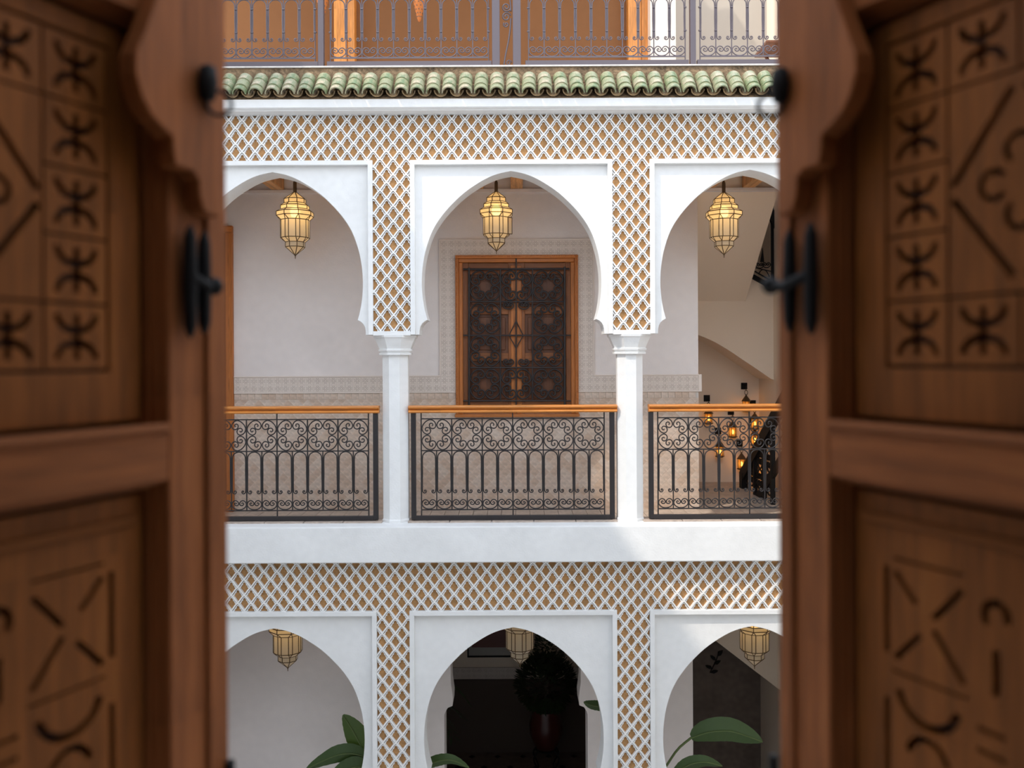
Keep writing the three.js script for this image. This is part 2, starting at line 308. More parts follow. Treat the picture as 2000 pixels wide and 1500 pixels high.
// gallery: back wall, ceiling, beams, side walls
const CORNER = at(1363, 560, BACK)[0];
const WIN_Y = at(1000, 808, BACK)[1];
const doorGap = [at(890, 560, BACK)[0] + 0.04, at(1128, 560, BACK)[0] - 0.04, at(1005, 499, BACK)[1] - 0.04];
solid('wall_back_gallery', prism([[-3.3, FLOOR_IN - 0.1], [CORNER, FLOOR_IN - 0.1], [CORNER, CEIL], [-3.3, CEIL]], BACK - 0.2, BACK, [[[doorGap[0], WIN_Y], [doorGap[0], doorGap[2]], [doorGap[1], doorGap[2]], [doorGap[1], WIN_Y]]]), M.plasterIn, 'white plastered back wall of the upper gallery');
solid('ceiling_gallery', box(-3.3, 3.3, CEIL, CEIL + 0.02, -1.3, -0.25), M.plasterIn);
solid('trim_19', box(-3.05, 3.02, 1.665, 1.70, BACK - 0.02, BACK + 0.035, 0.004), M.plasterIn);
const beams = [-2.74, -2.34, -1.94, -1.55, -1.16, -0.76, -0.335, 0.055, 0.45, 0.84, 1.22, 1.60, 1.98, 2.38, 2.70];
beams.forEach((x, i) => { const m = part('ceiling_beam', box(-0.06, 0.06, 1.70, CEIL, BACK, -0.25, 0.006), M.beam, scene); m.position.x = x; m.userData = { kind: 'structure' }; });
solid('wall_left_gallery', box(-3.3, -3.05, FLOOR_IN, CEIL, BACK, -0.25), M.plasterIn);

// carved stucco tiles: bands on the back wall
const ST = 30 / 225.166 / (EYE_Z / (EYE_Z - BACK));   // side of one carved square
const starGeo = (() => {
  const h = [], q = ST / 4 * 0.94, poly = (cx, cy, pts) => { for (const [ox, oy] of [[-1, -1], [1, -1], [1, 1], [-1, 1]]) h.push(pts.map(([a, b]) => [cx + a + ox * ST / 4, cy + b + oy * ST / 4])); };
  for (let k = 0; k < 8; k++) { const a = k * Math.PI / 4, c = Math.cos(a), s = Math.sin(a), P = (r, t) => [r * c - t * s, r * s + t * c]; poly(0, 0, [P(q * 0.20, 0), P(q * 0.36, q * 0.09), P(q * 0.52, 0), P(q * 0.36, -q * 0.09)]); }
  for (let k = 0; k < 8; k++) { const a = (k + 0.5) * Math.PI / 4, c = Math.cos(a), s = Math.sin(a), P = (r, t) => [r * c - t * s, r * s + t * c]; poly(0, 0, [P(q * 0.50, 0), P(q * 0.66, q * 0.10), P(q * 0.80, 0), P(q * 0.66, -q * 0.10)]); }
  for (const [sx, sy] of [[1, 1], [-1, 1], [1, -1], [-1, -1]]) { for (const [a, b] of [[0.85, 0.85], [0.88, 0.42], [0.42, 0.88]]) poly(sx * q * a, sy * q * b, [[-q * 0.09, 0], [0, q * 0.09], [q * 0.09, 0], [0, -q * 0.09]]); }
  for (const [a, b] of [[0.78, 0], [-0.78, 0], [0, 0.78], [0, -0.78]]) poly(q * a, q * b, [[-q * 0.10, 0], [0, q * 0.10], [q * 0.10, 0], [0, -q * 0.10]]);
  const e = ST / 2 - 0.0006; return prism([[-e, -e], [e, -e], [e, e], [-e, e]], 0.004, 0.014, h.map((p) => p.slice().reverse()));
})();
const band = setting('trim_20', 'carved white stucco band framing the window and running along the gallery wall');
const doorX0 = at(890, 560, BACK)[0], doorX1 = at(1128, 560, BACK)[0], bandTop = -0.178, doorTop = at(1005, 499, BACK)[1];
const stuccoRun = (x0, x1, y0, y1) => {
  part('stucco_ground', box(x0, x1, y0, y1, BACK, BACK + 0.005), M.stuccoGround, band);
  const nx = Math.max(1, Math.round((x1 - x0) / ST)), ny = Math.max(1, Math.round((y1 - y0) / ST));
  for (let i = 0; i < nx; i++) for (let j = 0; j < ny; j++) { const m = part('stucco_tile', starGeo, M.stucco, band); m.position.set(x0 + (i + 0.5) * (x1 - x0) / nx, y0 + (j + 0.5) * (y1 - y0) / ny, BACK); m.scale.set((x1 - x0) / nx / ST, (y1 - y0) / ny / ST, 1); }
  return [x0, x1, y0, y1];
};
const LEFTD = at(457, 600, BACK)[0];
stuccoRun(LEFTD, doorX0 - ST, bandTop - ST, bandTop); stuccoRun(doorX1 + ST, CORNER, bandTop - ST, bandTop);
stuccoRun(doorX0 - ST, doorX0, bandTop - ST, doorTop); stuccoRun(doorX1, doorX1 + ST, bandTop - ST, doorTop); stuccoRun(doorX0 - ST, doorX1 + ST, doorTop, doorTop + ST);
const lip = 0.010, lipBox = (a, b, c, d) => box(a, b, c, d, BACK, BACK + 0.02, 0.002);
part('stucco_border', [lipBox(LEFTD, doorX0 - ST, bandTop, bandTop + lip), lipBox(doorX1 + ST, CORNER + 0.03, bandTop, bandTop + lip), lipBox(LEFTD, doorX0, bandTop - ST - lip, bandTop - ST), lipBox(doorX1, CORNER + 0.03, bandTop - ST - lip, bandTop - ST),
  lipBox(doorX0 - ST - lip, doorX0 - ST, bandTop + lip, doorTop + ST), lipBox(doorX1 + ST, doorX1 + ST + lip, bandTop + lip, doorTop + ST), lipBox(doorX0 - ST - lip, doorX1 + ST + lip, doorTop + ST, doorTop + ST + lip), box(CORNER, CORNER + 0.03, bandTop - ST, bandTop, BACK - 0.2, BACK + 0.018)], M.stucco, band);
// zellige dado: a row of squares over diamonds
const dado = setting('trim_21', 'beige glazed tile dado under the stucco band');
const dTop = bandTop - ST - lip, sqH = 0.062, sqW = 0.0695, dW = 0.098, dBot = FLOOR_IN;
part('grout', [box(LEFTD, doorX0, dBot, dTop, BACK, BACK + 0.006), box(doorX1, CORNER, dBot, dTop, BACK, BACK + 0.004), box(doorX0, doorX1, dBot, WIN_Y, BACK, BACK + 0.006)], M.marbleLight, dado);
const sqGeo = box(-sqW / 2 + 0.0012, sqW / 2 - 0.0012, -sqH / 2 + 0.0012, sqH / 2 - 0.0012, 0, 0.010, 0.0015);
const dmGeo = prism([[0, dW / 2 - 0.001], [dW / 2 - 0.001, 0], [0, -dW / 2 + 0.001], [-dW / 2 + 0.001, 0]], 0, 0.0075);
const rest = [[], [], [], [], []]; let nTile = 0;
for (const [x0, x1, cut] of [[LEFTD, doorX0], [doorX1, CORNER], [doorX0, doorX1, WIN_Y]]) {
  if (!cut) for (let x = x0 + sqW / 2; x < x1 - sqW / 2; x += sqW) { const m = part('square_tile', sqGeo, M.zellige[Math.floor(rnd() * 5)], dado); m.position.set(x, dTop - sqH / 2, BACK + (rnd() - 0.5) * 0.002); nTile++; }
  const y1 = cut ?? dTop - sqH, rows = Math.ceil((y1 - dBot) / (dW / 2));
  for (let j = 0; j <= rows; j++) for (let x = x0 + (j & 1 ? dW / 2 : 0); x <= x1 + dW / 2; x += dW) {
    const y = y1 - j * dW / 2, k = rnd() < 0.12 ? 3 : Math.floor(rnd() * 5);
    const edge = x - dW / 2 < x0 || x + dW / 2 > x1 || y + dW / 2 > y1 || y - dW / 2 < dBot;
    const g = edge ? clip(dmGeo, x0 - x, x1 - x, dBot - y, y1 - y) : dmGeo; if (!g) continue;
    if (!edge && nTile < 298 && Math.abs(x) < 1.9) { const m = part('diamond_tile', dmGeo, M.zellige[k], dado); m.position.set(x, y, BACK + (rnd() - 0.5) * 0.002); m.rotation.y = (rnd() - 0.5) * 0.02; nTile++; }
    else rest[k].push(g.clone().translate(x, y, BACK));
  }
}
rest.forEach((g, k) => { if (g.length) part('tile_field', g, M.zellige[k], dado).userData.kind = 'stuff'; });
// return of the wall into the stairwell
solid('wall_back_rooms', box(-3.3, 1.65, FLOOR_IN, CEIL, -1.62, -1.5), M.dark);
solid('wall_stair_side', box(CORNER - 0.2, CORNER, FLOOR_IN, CEIL, -3.1, BACK - 0.2), M.plasterIn);

// columns
const colProf = [[0, 0], [0.118, 0], [0.118, 0.02], [0.111, 0.03], [0.111, 1.49], [0.138, 1.492], [0.140, 1.508], [0.130, 1.512], [0.130, 1.520], [0.142, 1.524], [0.146, 1.538], [0.136, 1.546], [0.176, 1.640], [0.184, 1.644], [0.187, 1.664], [0, 1.664]];
function column(n, x, y0, h) {
  const root = setting('column_' + n); root.position.set(x, y0, -0.125);
  const d = h - 1.664, mv = (list) => list.map(([r, y]) => [r, y > 0.5 ? y + d : y]);
  part('shaft', lathe8(mv(colProf.slice(0, 5))), M.plaster, root); part('capital', lathe8(mv(colProf.slice(4))), M.plaster, root);
}
column(1, X(-230.5), SLAB, Y(-46.5) - SLAB); column(2, X(232.5), SLAB, Y(-46.5) - SLAB); column(3, X(-699), SLAB, Y(-46.5) - SLAB); column(4, X(699), SLAB, Y(-46.5) - SLAB);
column(5, X(-233.5), G0, Y(-46.5 + LOW) - G0); column(6, X(233.5), G0, Y(-46.5 + LOW) - G0);

// wings, camera side, courtyard floor, room behind the camera
solid('wall_left', box(-3.3, -3.05, G0, 4.40, -0.25, 7.0), M.plaster);
solid('wall_right', box(3.05, 3.3, G0, 3.0, -0.25, 7.0), M.plaster);
const hole = [[-0.80, -0.86], [0.80, -0.86], [0.80, 0.80], [-0.80, 0.80]];
solid('wall_window', prism([[-3.3, G0], [3.3, G0], [3.3, 2.5], [-3.3, 2.5]], 7.0, 7.28, [hole.slice().reverse()]), M.plaster);
solid('floor_courtyard', box(-3.3, 3.3, G0 - 0.2, G0, -4.2, 7.0), M.court);
solid('floor_room', box(-3.3, 3.3, -1.7, -1.55, 7.28, 10.5), M.umber);
solid('ceiling_room', box(-3.3, 3.3, 1.6, 1.75, 7.28, 10.5), M.umber);
solid('wall_room_back', box(-3.3, 3.3, -1.7, 1.75, 10.5, 10.7), M.umber);
solid('wall_room_left', box(-3.3, -3.1, -1.55, 1.6, 7.28, 10.5), M.umber);
solid('wall_room_right', box(3.1, 3.3, -1.55, 1.6, 7.28, 10.5), M.umber);

// ---------------------------------------------------------------- scroll ironwork
const rad = (pts, w, h, dx = 0, dy = 0) => pts.map(([a, b]) => [dx + a * w, dy - b * h]);
const cHalf = [[0.118, 0.118], [0.20, 0.055], [0.31, 0.025], [0.42, 0.075], [0.483, 0.19], [0.45, 0.28], [0.37, 0.31], [0.295, 0.275], [0.268, 0.205], [0.29, 0.15], [0.335, 0.135], [0.38, 0.165], [0.38, 0.205], [0.35, 0.215]];
const cFull = [...cHalf.slice(1).reverse().map(([a, b]) => [b, a]), ...cHalf];
const heartHalf = [[0.5, 0.60], [0.28, 0.56], [0.10, 0.43], [0.03, 0.27], [0.10, 0.08], [0.25, 0.0], [0.40, 0.06], [0.47, 0.19], [0.44, 0.29], [0.34, 0.33], [0.24, 0.29], [0.2, 0.22], [0.25, 0.15], [0.32, 0.16], [0.33, 0.21]];
const heartFull = [...heartHalf.slice(1).reverse(), ...heartHalf.map(([a, b]) => [1 - a, b])];
const cScroll = (s, r) => tube(cFull.map(([a, b]) => [(a - 0.5) * s, (0.5 - b) * s]), r, 70, 5);     // upper left quarter of a square of side s, about its centre
const heart = (w, r) => tube(heartFull.map(([a, b]) => [(a - 0.5) * w, -b * w]), r, 70, 5);
const pointedArch = (w, top, low, r) => { // inverted U with curled feet, about the middle of the bay
  const h = w * 0.43, c = w * 0.10, pts = [];
  const foot = [[-h + c * 1.7, low - c * 0.2], [-h + c * 1.2, low + c * 0.75], [-h + c * 2.1, low + c * 0.9], [-h + c * 2.5, low - c * 0.1], [-h + c * 1.6, low - c * 1.0], [-h + c * 0.4, low - c * 0.5], [-h, low + c * 0.8]];
  pts.push(...foot, [-h, low + (top - low) * 0.5], [-h, top - w * 0.5]);
  for (let k = 1; k < 8; k++) { const a = Math.PI * (1 - k / 8); pts.push([Math.cos(a) * h, top - w * 0.42 + Math.sin(a) * w * 0.42]); }
  pts.push([h, top - w * 0.5], [h, low + (top - low) * 0.5], ...foot.slice().reverse().map(([a, b]) => [-a, b]));
  return tube(pts, r, 130, 5);
};
const handrailProf = [[0.030, 0.0], [0.040, 0.004], [0.046, 0.012], [0.044, 0.021], [0.034, 0.026], [0.020, 0.029], [0.020, 0.034], [0.036, 0.037], [0.048, 0.042], [0.052, 0.052], [0.046, 0.062], [0.0, 0.066], [-0.046, 0.062], [-0.052, 0.052], [-0.048, 0.042], [-0.036, 0.037], [-0.020, 0.034], [-0.020, 0.029], [-0.034, 0.026], [-0.044, 0.021], [-0.046, 0.012], [-0.040, 0.004], [-0.030, 0]];

const BZ = -0.075, BK = (EYE_Z - BZ) / FOCAL;            // plane of the gallery balustrades
const by = (v) => -v * BK;                              // survey height on that plane
function balustrade(x0, x1, in0, in1, n, label, posts) {
  const root = thing('balustrade', label, 'railing', undefined, [(in0 + in1) / 2, SLAB, BZ]);
  const L = (x) => x - root.position.x, H = (v) => by(v) - SLAB, R = 0.0052;
  const hr = along(handrailProf, L(x0), L(x1)).translate(0, H(105.5), 0);
  part('handrail', metric(hr, 'x'), M.rail, root, 'varnished orange wooden handrail with a double bead');
  for (const p of posts) part('post', box(L(p) - 0.021, L(p) + 0.021, 0.018, H(105), -0.02, 0.02, 0.003), M.iron, root);
  const b0 = posts.length > 1 ? L(posts[0]) : (posts[0] > 0 ? L(posts[0]) : L(in0) - 0.1), b1 = posts.length > 1 ? L(posts[1]) : (posts[0] > 0 ? L(in1) + 0.1 : L(posts[0]));
  part('bottom_bar', box(b0, b1, H(315.5), H(306), -0.018, 0.018, 0.003), M.iron, root);
  const w = (in1 - in0) / n, hw = w / 2;
  for (const v of [117.2, 179.2, 294.8]) part('rail', box(L(in0), L(in1), H(v) - 0.005, H(v) + 0.005, -0.006, 0.006), M.iron, root);
  for (let i = 0; i <= n; i++) { const whole = i === 0 || i === n || i * 2 === n || (n !== 6 && (i % 3) === 1); part('baluster', rod([L(in0) + i * w, whole ? H(306) : H(294.8), 0], [L(in0) + i * w, whole ? H(105) : H(117.2), 0], 0.0062), M.iron, root); }
  for (let i = 0; i < n; i++) part('baluster', rod([L(in0) + (i + 0.5) * w, H(294.8), 0], [L(in0) + (i + 0.5) * w, H(179.2), 0], 0.0055), M.iron, root);
  const side = Math.min(w, H(117.2) - H(179.2)), cg = cScroll(1, R / side), cy = (H(117.2) + H(179.2)) / 2;
  const hg = heart(hw, R), ag = pointedArch(hw, H(180.5), H(259), R);
  for (let i = 0; i < n; i++) {
    for (let q = 0; q < 4; q++) { const m = part('scroll', cg, M.iron, root); m.position.set(L(in0) + (i + 0.5) * w, cy, 0); m.rotation.z = q * Math.PI / 2; m.scale.set(q & 1 ? H(117.2) - H(179.2) : w, q & 1 ? w : H(117.2) - H(179.2), side); }
    for (let k = 0; k < 2; k++) { const x = L(in0) + (i + 0.25 + 0.5 * k) * w; const a = part('arched_bar', ag, M.iron, root); a.position.x = x; const h = part('heart_scroll', hg, M.iron, root); h.position.set(x, H(275.2), 0); }
  }
  return root;
}
const BX = (x) => (x - 1000 - 0.005 * 210) * BK;
const PW = (BX(1180.4) - BX(823)) / 6;
balustrade(BX(799), BX(1205), BX(823), BX(1180.4), 6, 'black scrolled iron balustrade with orange wooden handrail, in front of the grilled window', [BX(808), BX(1195.5)]);
balustrade(BX(360), BX(741.5), BX(720) - 6 * PW, BX(720), 6, 'black scrolled iron balustrade with orange wooden handrail, between left shutter and column', [BX(734)]);
balustrade(BX(1267), BX(1640), BX(1285), BX(1285) + 6 * PW, 6, 'black scrolled iron balustrade with orange wooden handrail, small lit lanterns behind it', [BX(1271.5)]);

// ---------------------------------------------------------------- roof terrace
const TZ = -0.10, TK = (EYE_Z - TZ) / FOCAL;
const TX = (x) => (x - 1000 + 3.2) * TK, ty = (v) => -v * TK;
function terraceRail(in0, in1, n, label) {
  const root = thing('terrace_railing', label, 'railing', undefined, [(in0 + in1) / 2, T_FLOOR, TZ]);
  const L = (x) => x - root.position.x, H = (v) => ty(v) - T_FLOOR, w = (in1 - in0) / n, R = 0.0050, top = H(-800);
  part('bottom_bar', box(L(in0) - 0.028, L(in1) + 0.028, 0.0, H(-580.5), -0.02, 0.02, 0.003), M.ironGrey, root);
  part('rail', box(L(in0), L(in1), H(-587), H(-589.5), -0.005, 0.005), M.ironGrey, root);
  part('rail', box(L(in0), L(in1), H(-702), H(-705), -0.006, 0.006), M.ironGrey, root);
  part('top_rail', box(L(in0) - 0.028, L(in1) + 0.028, top, top + 0.05, -0.025, 0.025, 0.006), M.ironGrey, root);
  const hg = heart(w, R), ag = pointedArch(w, H(-702.5), H(-624), R), cg = box(-0.012, 0.012, -0.006, 0.006, -0.009, 0.009, 0.002);
  for (let i = 0; i <= n; i++) {
    const x = L(in0) + i * w; part('baluster', rod([x, i === 0 || i === n ? H(-580) : H(-588), 0], [x, top, 0], 0.0052), M.ironGrey, root);
    for (const v of [-684, -638.5]) { const c = part('collar', cg, M.ironGrey, root); c.position.set(x, H(v), 0); }
  }
  for (let i = 0; i < n; i++) { const x = L(in0) + (i + 0.5) * w; part('arched_bar', ag, M.ironGrey, root).position.x = x; part('heart_scroll', hg, M.ironGrey, root).position.set(x, H(-608), 0); }
}
const tw = 30.9;
terraceRail(TX(615.5 - 9 * tw), TX(615.5), 9, 'grey iron terrace railing panel of slim arches, at the left end beside the shutter');
terraceRail(TX(645), TX(954), 10, 'grey iron terrace railing panel of slim arches, directly left of the double post');
terraceRail(TX(1032), TX(1338), 10, 'grey iron terrace railing panel of slim arches, between the double post and the cream pier');
terraceRail(TX(1367), TX(1367 + 9 * tw), 9, 'grey iron terrace railing panel of slim arches, in front of the grey wall');
function terracePost(x0, x1, label) { const c = (TX(x0) + TX(x1)) / 2, w = (TX(x1) - TX(x0)) / 2; const p = part('railing_post', [box(-w, w, 0, 1.04, -0.028, 0.028, 0.004)], M.ironGrey, scene); p.position.set(c, T_FLOOR, TZ); p.userData = { label, category: 'post', group: 'posts of the terrace railing' }; }
terracePost(622, 633, 'square grey iron post between the two left terrace railing panels');
terracePost(961, 976, 'square grey iron post on the left side of the narrow scroll panel');
terracePost(1001.5, 1017, 'square grey iron post on the right side of the narrow scroll panel');
terracePost(1347, 1358, 'square grey iron post in front of the joint of cream pier and grey wall');
{ // narrow panel between the double posts
  const root = thing('scroll_panel', 'narrow grey iron panel of spirals and a slanting bar between two posts', 'ironwork', undefined, [(TX(976) + TX(1002)) / 2, T_FLOOR, TZ]);
  const p = (x, y) => [TX(x) - root.position.x, ty(y - 700) - T_FLOOR, 0];
  const S = (cx, cy, r, t0, turns, dir = 1) => { const q = []; for (let i = 0; i <= 22; i++) { const t = i / 22, a = t0 + dir * t * turns * 6.283; q.push(p(cx + Math.cos(a) * r * (1 - 0.75 * t), cy - Math.sin(a) * r * (1 - 0.75 * t))); } return q; };
  part('spiral', tube(S(989, 14, 9, -0.3, 1.5, -1), 0.0065, 60, 5), M.ironGrey, root);
  part('spiral', tube(S(989, 33, 9, 0.3, 1.5, 1), 0.0065, 60, 5), M.ironGrey, root);
  part('spiral', tube(S(988.5, 48, 5.5, 2.4, 1.3, 1), 0.006, 50, 5), M.ironGrey, root);
  part('slanting_bar', tube([p(998, 36), p(996.5, 55), p(993, 80), p(987, 108), p(984, 126)], 0.008, 24, 6), M.ironGrey, root);
  part('spiral', tube(S(993.5, 123, 5.5, 0.2, 1.2, 1), 0.006, 40, 5), M.ironGrey, root);
  part('slanting_bar', tube([p(998, 22), p(997, 5), p(993, -20), p(986, -60)], 0.008, 24, 6), M.ironGrey, root);
  part('foot', box(-0.045, 0.045, 0, 0.014, -0.018, 0.018, 0.002), M.ironGrey, root);
}
const TW = -1.9, tx = (x, z) => at(x, 60, z)[0];
solid('wall_back_terrace', box(-3.3, tx(1262, TW), T_FLOOR - 0.03, 5.4, TW - 0.2, TW), M.terracottaWall, 'earth brown plastered wall behind the terrace railing');
solid('wall_right_terrace', box(tx(1265, -1.78), tx(1320, -1.6), T_FLOOR - 0.03, 5.4, -2.0, -1.6), M.cream, 'cream plastered pier beside the orange door post');
solid('wall_back_terrace_right', box(tx(1300, -2.7), 3.3, T_FLOOR - 0.03, 5.4, -2.9, -2.7), M.greyWall);
solid('roof_terrace', box(-6, 1.1, 4.6, 4.8, -2.1, -0.75), M.plaster);
for (const [n, a, b, z] of [[1, 652, 692, -1.76], [2, 1227, 1267, -1.76]]) {
  const root = setting('trim_' + (40 + n), 'orange varnished wooden post against the brown terrace wall');
  const x0 = tx(a, z), x1 = tx(b, z), m = (x0 + x1) / 2;
  part('post_board', box(x0, m + 0.03, T_FLOOR - 0.02, 4.6, TW, z, 0.006), M.orangeWood, root); part('post_fillet', box(m + 0.033, x1, T_FLOOR - 0.02, 4.6, TW, z - 0.012, 0.006), M.orangeWood, root);
}
function clayLamp(x, y, label) {
  const [px, py] = at(x, y, -1.3), root = thing('clay_pendant', label, 'lamp', undefined, [px, py + GROUND * 0, -1.3]);
  const prof = [[0.004, 0], [0.014, 0.01], [0.02, 0.03], [0.055, 0.17], [0.062, 0.23], [0.05, 0.30], [0.02, 0.34], [0.012, 0.36]], holes = [];
  part('perforated_shade', lathe(prof, 18), M.clay, root);
  for (let j = 0; j < 7; j++) for (let k = 0; k < 8; k++) { const yy = 0.05 + j * 0.035, r = yy < 0.17 ? 0.02 + (yy - 0.03) * 0.25 : 0.058, a = k * 0.785 + (j & 1) * 0.39; const g = new THREE.CylinderGeometry(0.006, 0.006, 0.006, 8).rotateX(Math.PI / 2).translate(0, yy, r - 0.001); holes.push(plain(g.rotateY(a))); }
  part('perforations', holes, M.dark, root).userData.kind = 'stuff';
  part('cord', rod([0, 0.35, 0], [0, 4.6 - py, 0], 0.004), M.dark, root);
}
clayLamp(819, 43, 'orange perforated clay cone lamp hanging behind the railing panel left of the double post');
clayLamp(630, 37, 'orange perforated clay cone lamp half hidden behind the slim railing post at left');
{ // folding chair end at the right
  const z = -0.75, root = thing('folding_chair', 'brown wooden folding chair end showing low behind the right end railing', 'chair', undefined, [at(1505, 100, z)[0], T_FLOOR - 0.005, z]);
  for (const s of [0, 0.35]) { part('leg', rod([-0.02, 0, -s], [0.22, 0.48, -s], 0.018, 8), M.doorPanel, root); part('leg', rod([0.30, 0, -s], [-0.02 + 0.07, 0.48, -s], 0.018, 8), M.doorPanel, root); }
  part('seat', box(-0.05, 0.36, 0.46, 0.49, -0.38, 0.03, 0.008), M.doorPanel, root); part('backrest', box(0.32, 0.35, 0.49, 0.9, -0.38, 0.03, 0.008), M.doorPanel, root);
}

// ---------------------------------------------------------------- carved double door of the gallery
{
  const root = setting('window_1', 'tall window with carved wooden shutters behind a black iron scroll grille');
  const z = BACK, D = (x, y) => at(x, y, z), y0 = WIN_Y, [fx0] = D(890, 600), [fx1] = D(1128.5, 600), fy1 = doorTop;
  const fw = 0.072, prof = (x0, x1, ya, yb) => box(x0, x1, ya, yb, z, z + 0.05, 0.006);
  part('frame', [prof(fx0, fx0 + fw * 0.45, y0, fy1 - fw * 0.45), box(fx0 + fw * 0.42, fx0 + fw, y0, fy1 - fw, z, z + 0.036, 0.01), prof(fx1 - fw * 0.45, fx1, y0, fy1 - fw * 0.45), box(fx1 - fw, fx1 - fw * 0.42, y0, fy1 - fw, z, z + 0.036, 0.01)].map((g) => metric(g)), M.doorFrame, root);
  part('window_sill', metric(box(fx0 - 0.01, fx1 + 0.01, y0 - 0.03, y0, z, z + 0.06, 0.006), 'x'), M.doorFrame, root);
  part('lintel', [metric(prof(fx0, fx1, fy1 - fw * 0.45, fy1), 'x'), metric(box(fx0 + fw * 0.42, fx1 - fw * 0.42, fy1 - fw, fy1 - fw * 0.42, z, z + 0.036, 0.01), 'x')], M.doorFrame, root);
  const bead = new THREE.SphereGeometry(0.006, 6, 5), beads = []; for (let y = y0 + 0.02; y < fy1; y += 0.018) for (const x of [fx0 + 0.012, fx1 - 0.012]) beads.push(plain(bead.clone().translate(x, y, z + 0.05)));
  for (let x = fx0 + 0.02; x < fx1; x += 0.018) beads.push(plain(bead.clone().translate(x, fy1 - 0.012, z + 0.05)));
  part('bead_row', beads, M.doorFrame, root).userData.kind = 'stuff';
  const ix0 = fx0 + fw, ix1 = fx1 - fw, iy1 = fy1 - fw, mid = D(1008, 600)[0], zl = z - 0.02;
  for (const [a, b] of [[ix0 - 0.028, mid - 0.002], [mid + 0.002, ix1 + 0.028]]) {
    const leaf = part('window_leaf', [box(a, b, y0, iy1 + 0.028, z - 0.05, zl - 0.01)], M.doorPanel, root);
    const w = b - a, st = 0.085, bars = [box(a, a + st, y0, iy1 + 0.028, zl - 0.012, zl + 0.018, 0.004), box(b - st * 0.9, b, y0, iy1 + 0.028, zl - 0.012, zl + 0.018, 0.004)];
    part('stile', bars, M.doorFrame === null ? M.doorLeaf : M.doorLeaf, leaf);
    for (const [v0, v1] of [[0.0, 0.12], [0.53, 0.61], [1.0, 1.075], [1.40, iy1 - y0]]) part('cross_rail', metric(box(a + st, b - st * 0.9, y0 + v0, Math.min(iy1, y0 + v1), zl - 0.012, zl + 0.014, 0.004), 'x'), M.doorLeaf, leaf);
    for (const [v0, v1] of [[0.15, 0.50], [0.64, 0.97], [1.10, 1.37]]) part('leaf_panel', [box(a + st + 0.03, b - st * 0.9 - 0.03, y0 + v0, y0 + v1, zl - 0.012, zl + 0.004, 0.012)], M.doorPanel, leaf);
  }
  part('meeting_strip', [box(mid - 0.055, mid - 0.003, y0, iy1 - 0.03, zl, zl + 0.028, 0.006), box(mid + 0.003, mid + 0.055, y0, iy1 - 0.03, zl, zl + 0.028, 0.006)], M.doorFrame, root, 'lighter brown strip where the two leaves meet');
  // grille
  const gz = z + 0.035, G = (x, y) => { const q = at(x, y, gz); return [q[0], q[1], gz]; };
  const xs = [918, 977.5, 1040, 1101], ys = [526, 589, 654, 718, 782];
  const bar = (x0, y0_, x1, y1_, r = 0.0085) => rod(G(x0, y0_), G(x1, y1_), r);
  part('grille_frame', [bar(916, 523, 916, 800, 0.012), bar(1103, 521, 1103, 800, 0.012), bar(905, 526, 1112, 525, 0.011), bar(1008, 505, 1008, 800, 0.008), bar(905, 655, 1115, 655), bar(905, 783, 1115, 783)], M.iron, root);
  part('grille_bar', [bar(977.5, 526, 977.5, 783), bar(1040, 526, 1040, 783), bar(918, 589, 1101, 589), bar(918, 718, 1101, 718)], M.iron, root);
  const sw = (G(977.5, 0)[0] - G(918, 0)[0]) * 1.02, gg = cScroll(1, 0.0085 / sw);
  for (let c = 0; c < 3; c++) for (let r = 0; r < 4; r++) {
    if (c === 1 && (r === 1 || r === 2)) continue;
    for (let q = 0; q < 4; q++) { const m = part('grille_scroll', gg, M.iron, root), P = G((xs[c] + xs[c + 1]) / 2, 557.5 + r * 64.2); m.position.set(...P); m.rotation.z = q * Math.PI / 2; m.scale.setScalar(sw); }
  }
  part('grille_lozenge', [bar(1008, 627, 1022, 655, 0.006), bar(1022, 655, 1008, 680, 0.006), bar(1008, 680, 994, 655, 0.006), bar(994, 655, 1008, 627, 0.006)], M.iron, root);
  for (const [x, y] of [[993, 597], [1023, 597], [993, 708], [1023, 708]]) { const h = part('grille_scroll', heart(0.11, 0.007), M.iron, root); h.position.set(...G(x, y - 6)); }
}
{ // dark door at the left end of the gallery
  const root = setting('door_2'), z = BACK, [x1, yT] = at(456, 442, z), x0 = x1 - 1.0;
  part('frame', [metric(box(x1 - 0.07, x1, FLOOR_IN, yT - 0.07, z, z + 0.05, 0.006)), metric(box(x0, x0 + 0.07, FLOOR_IN, yT - 0.07, z, z + 0.05, 0.006))], M.doorFrame, root);
  part('lintel', metric(box(x0, x1, yT - 0.07, yT, z, z + 0.05, 0.006), 'x'), M.doorFrame, root);
  for (const [a, b] of [[x0 + 0.07, x0 + 0.5], [x0 + 0.504, x1 - 0.07]]) { const l = part('door_leaf', box(a, b, FLOOR_IN, yT - 0.07, z - 0.03, z + 0.012), M.doorLeaf, root); for (const [p, q] of [[0.15, 0.7], [0.85, 1.5], [1.6, 2.2]]) part('door_panel', box(a + 0.07, b - 0.07, FLOOR_IN + p, FLOOR_IN + q, z + 0.01, z + 0.024, 0.01), M.doorPanel, l); }
}

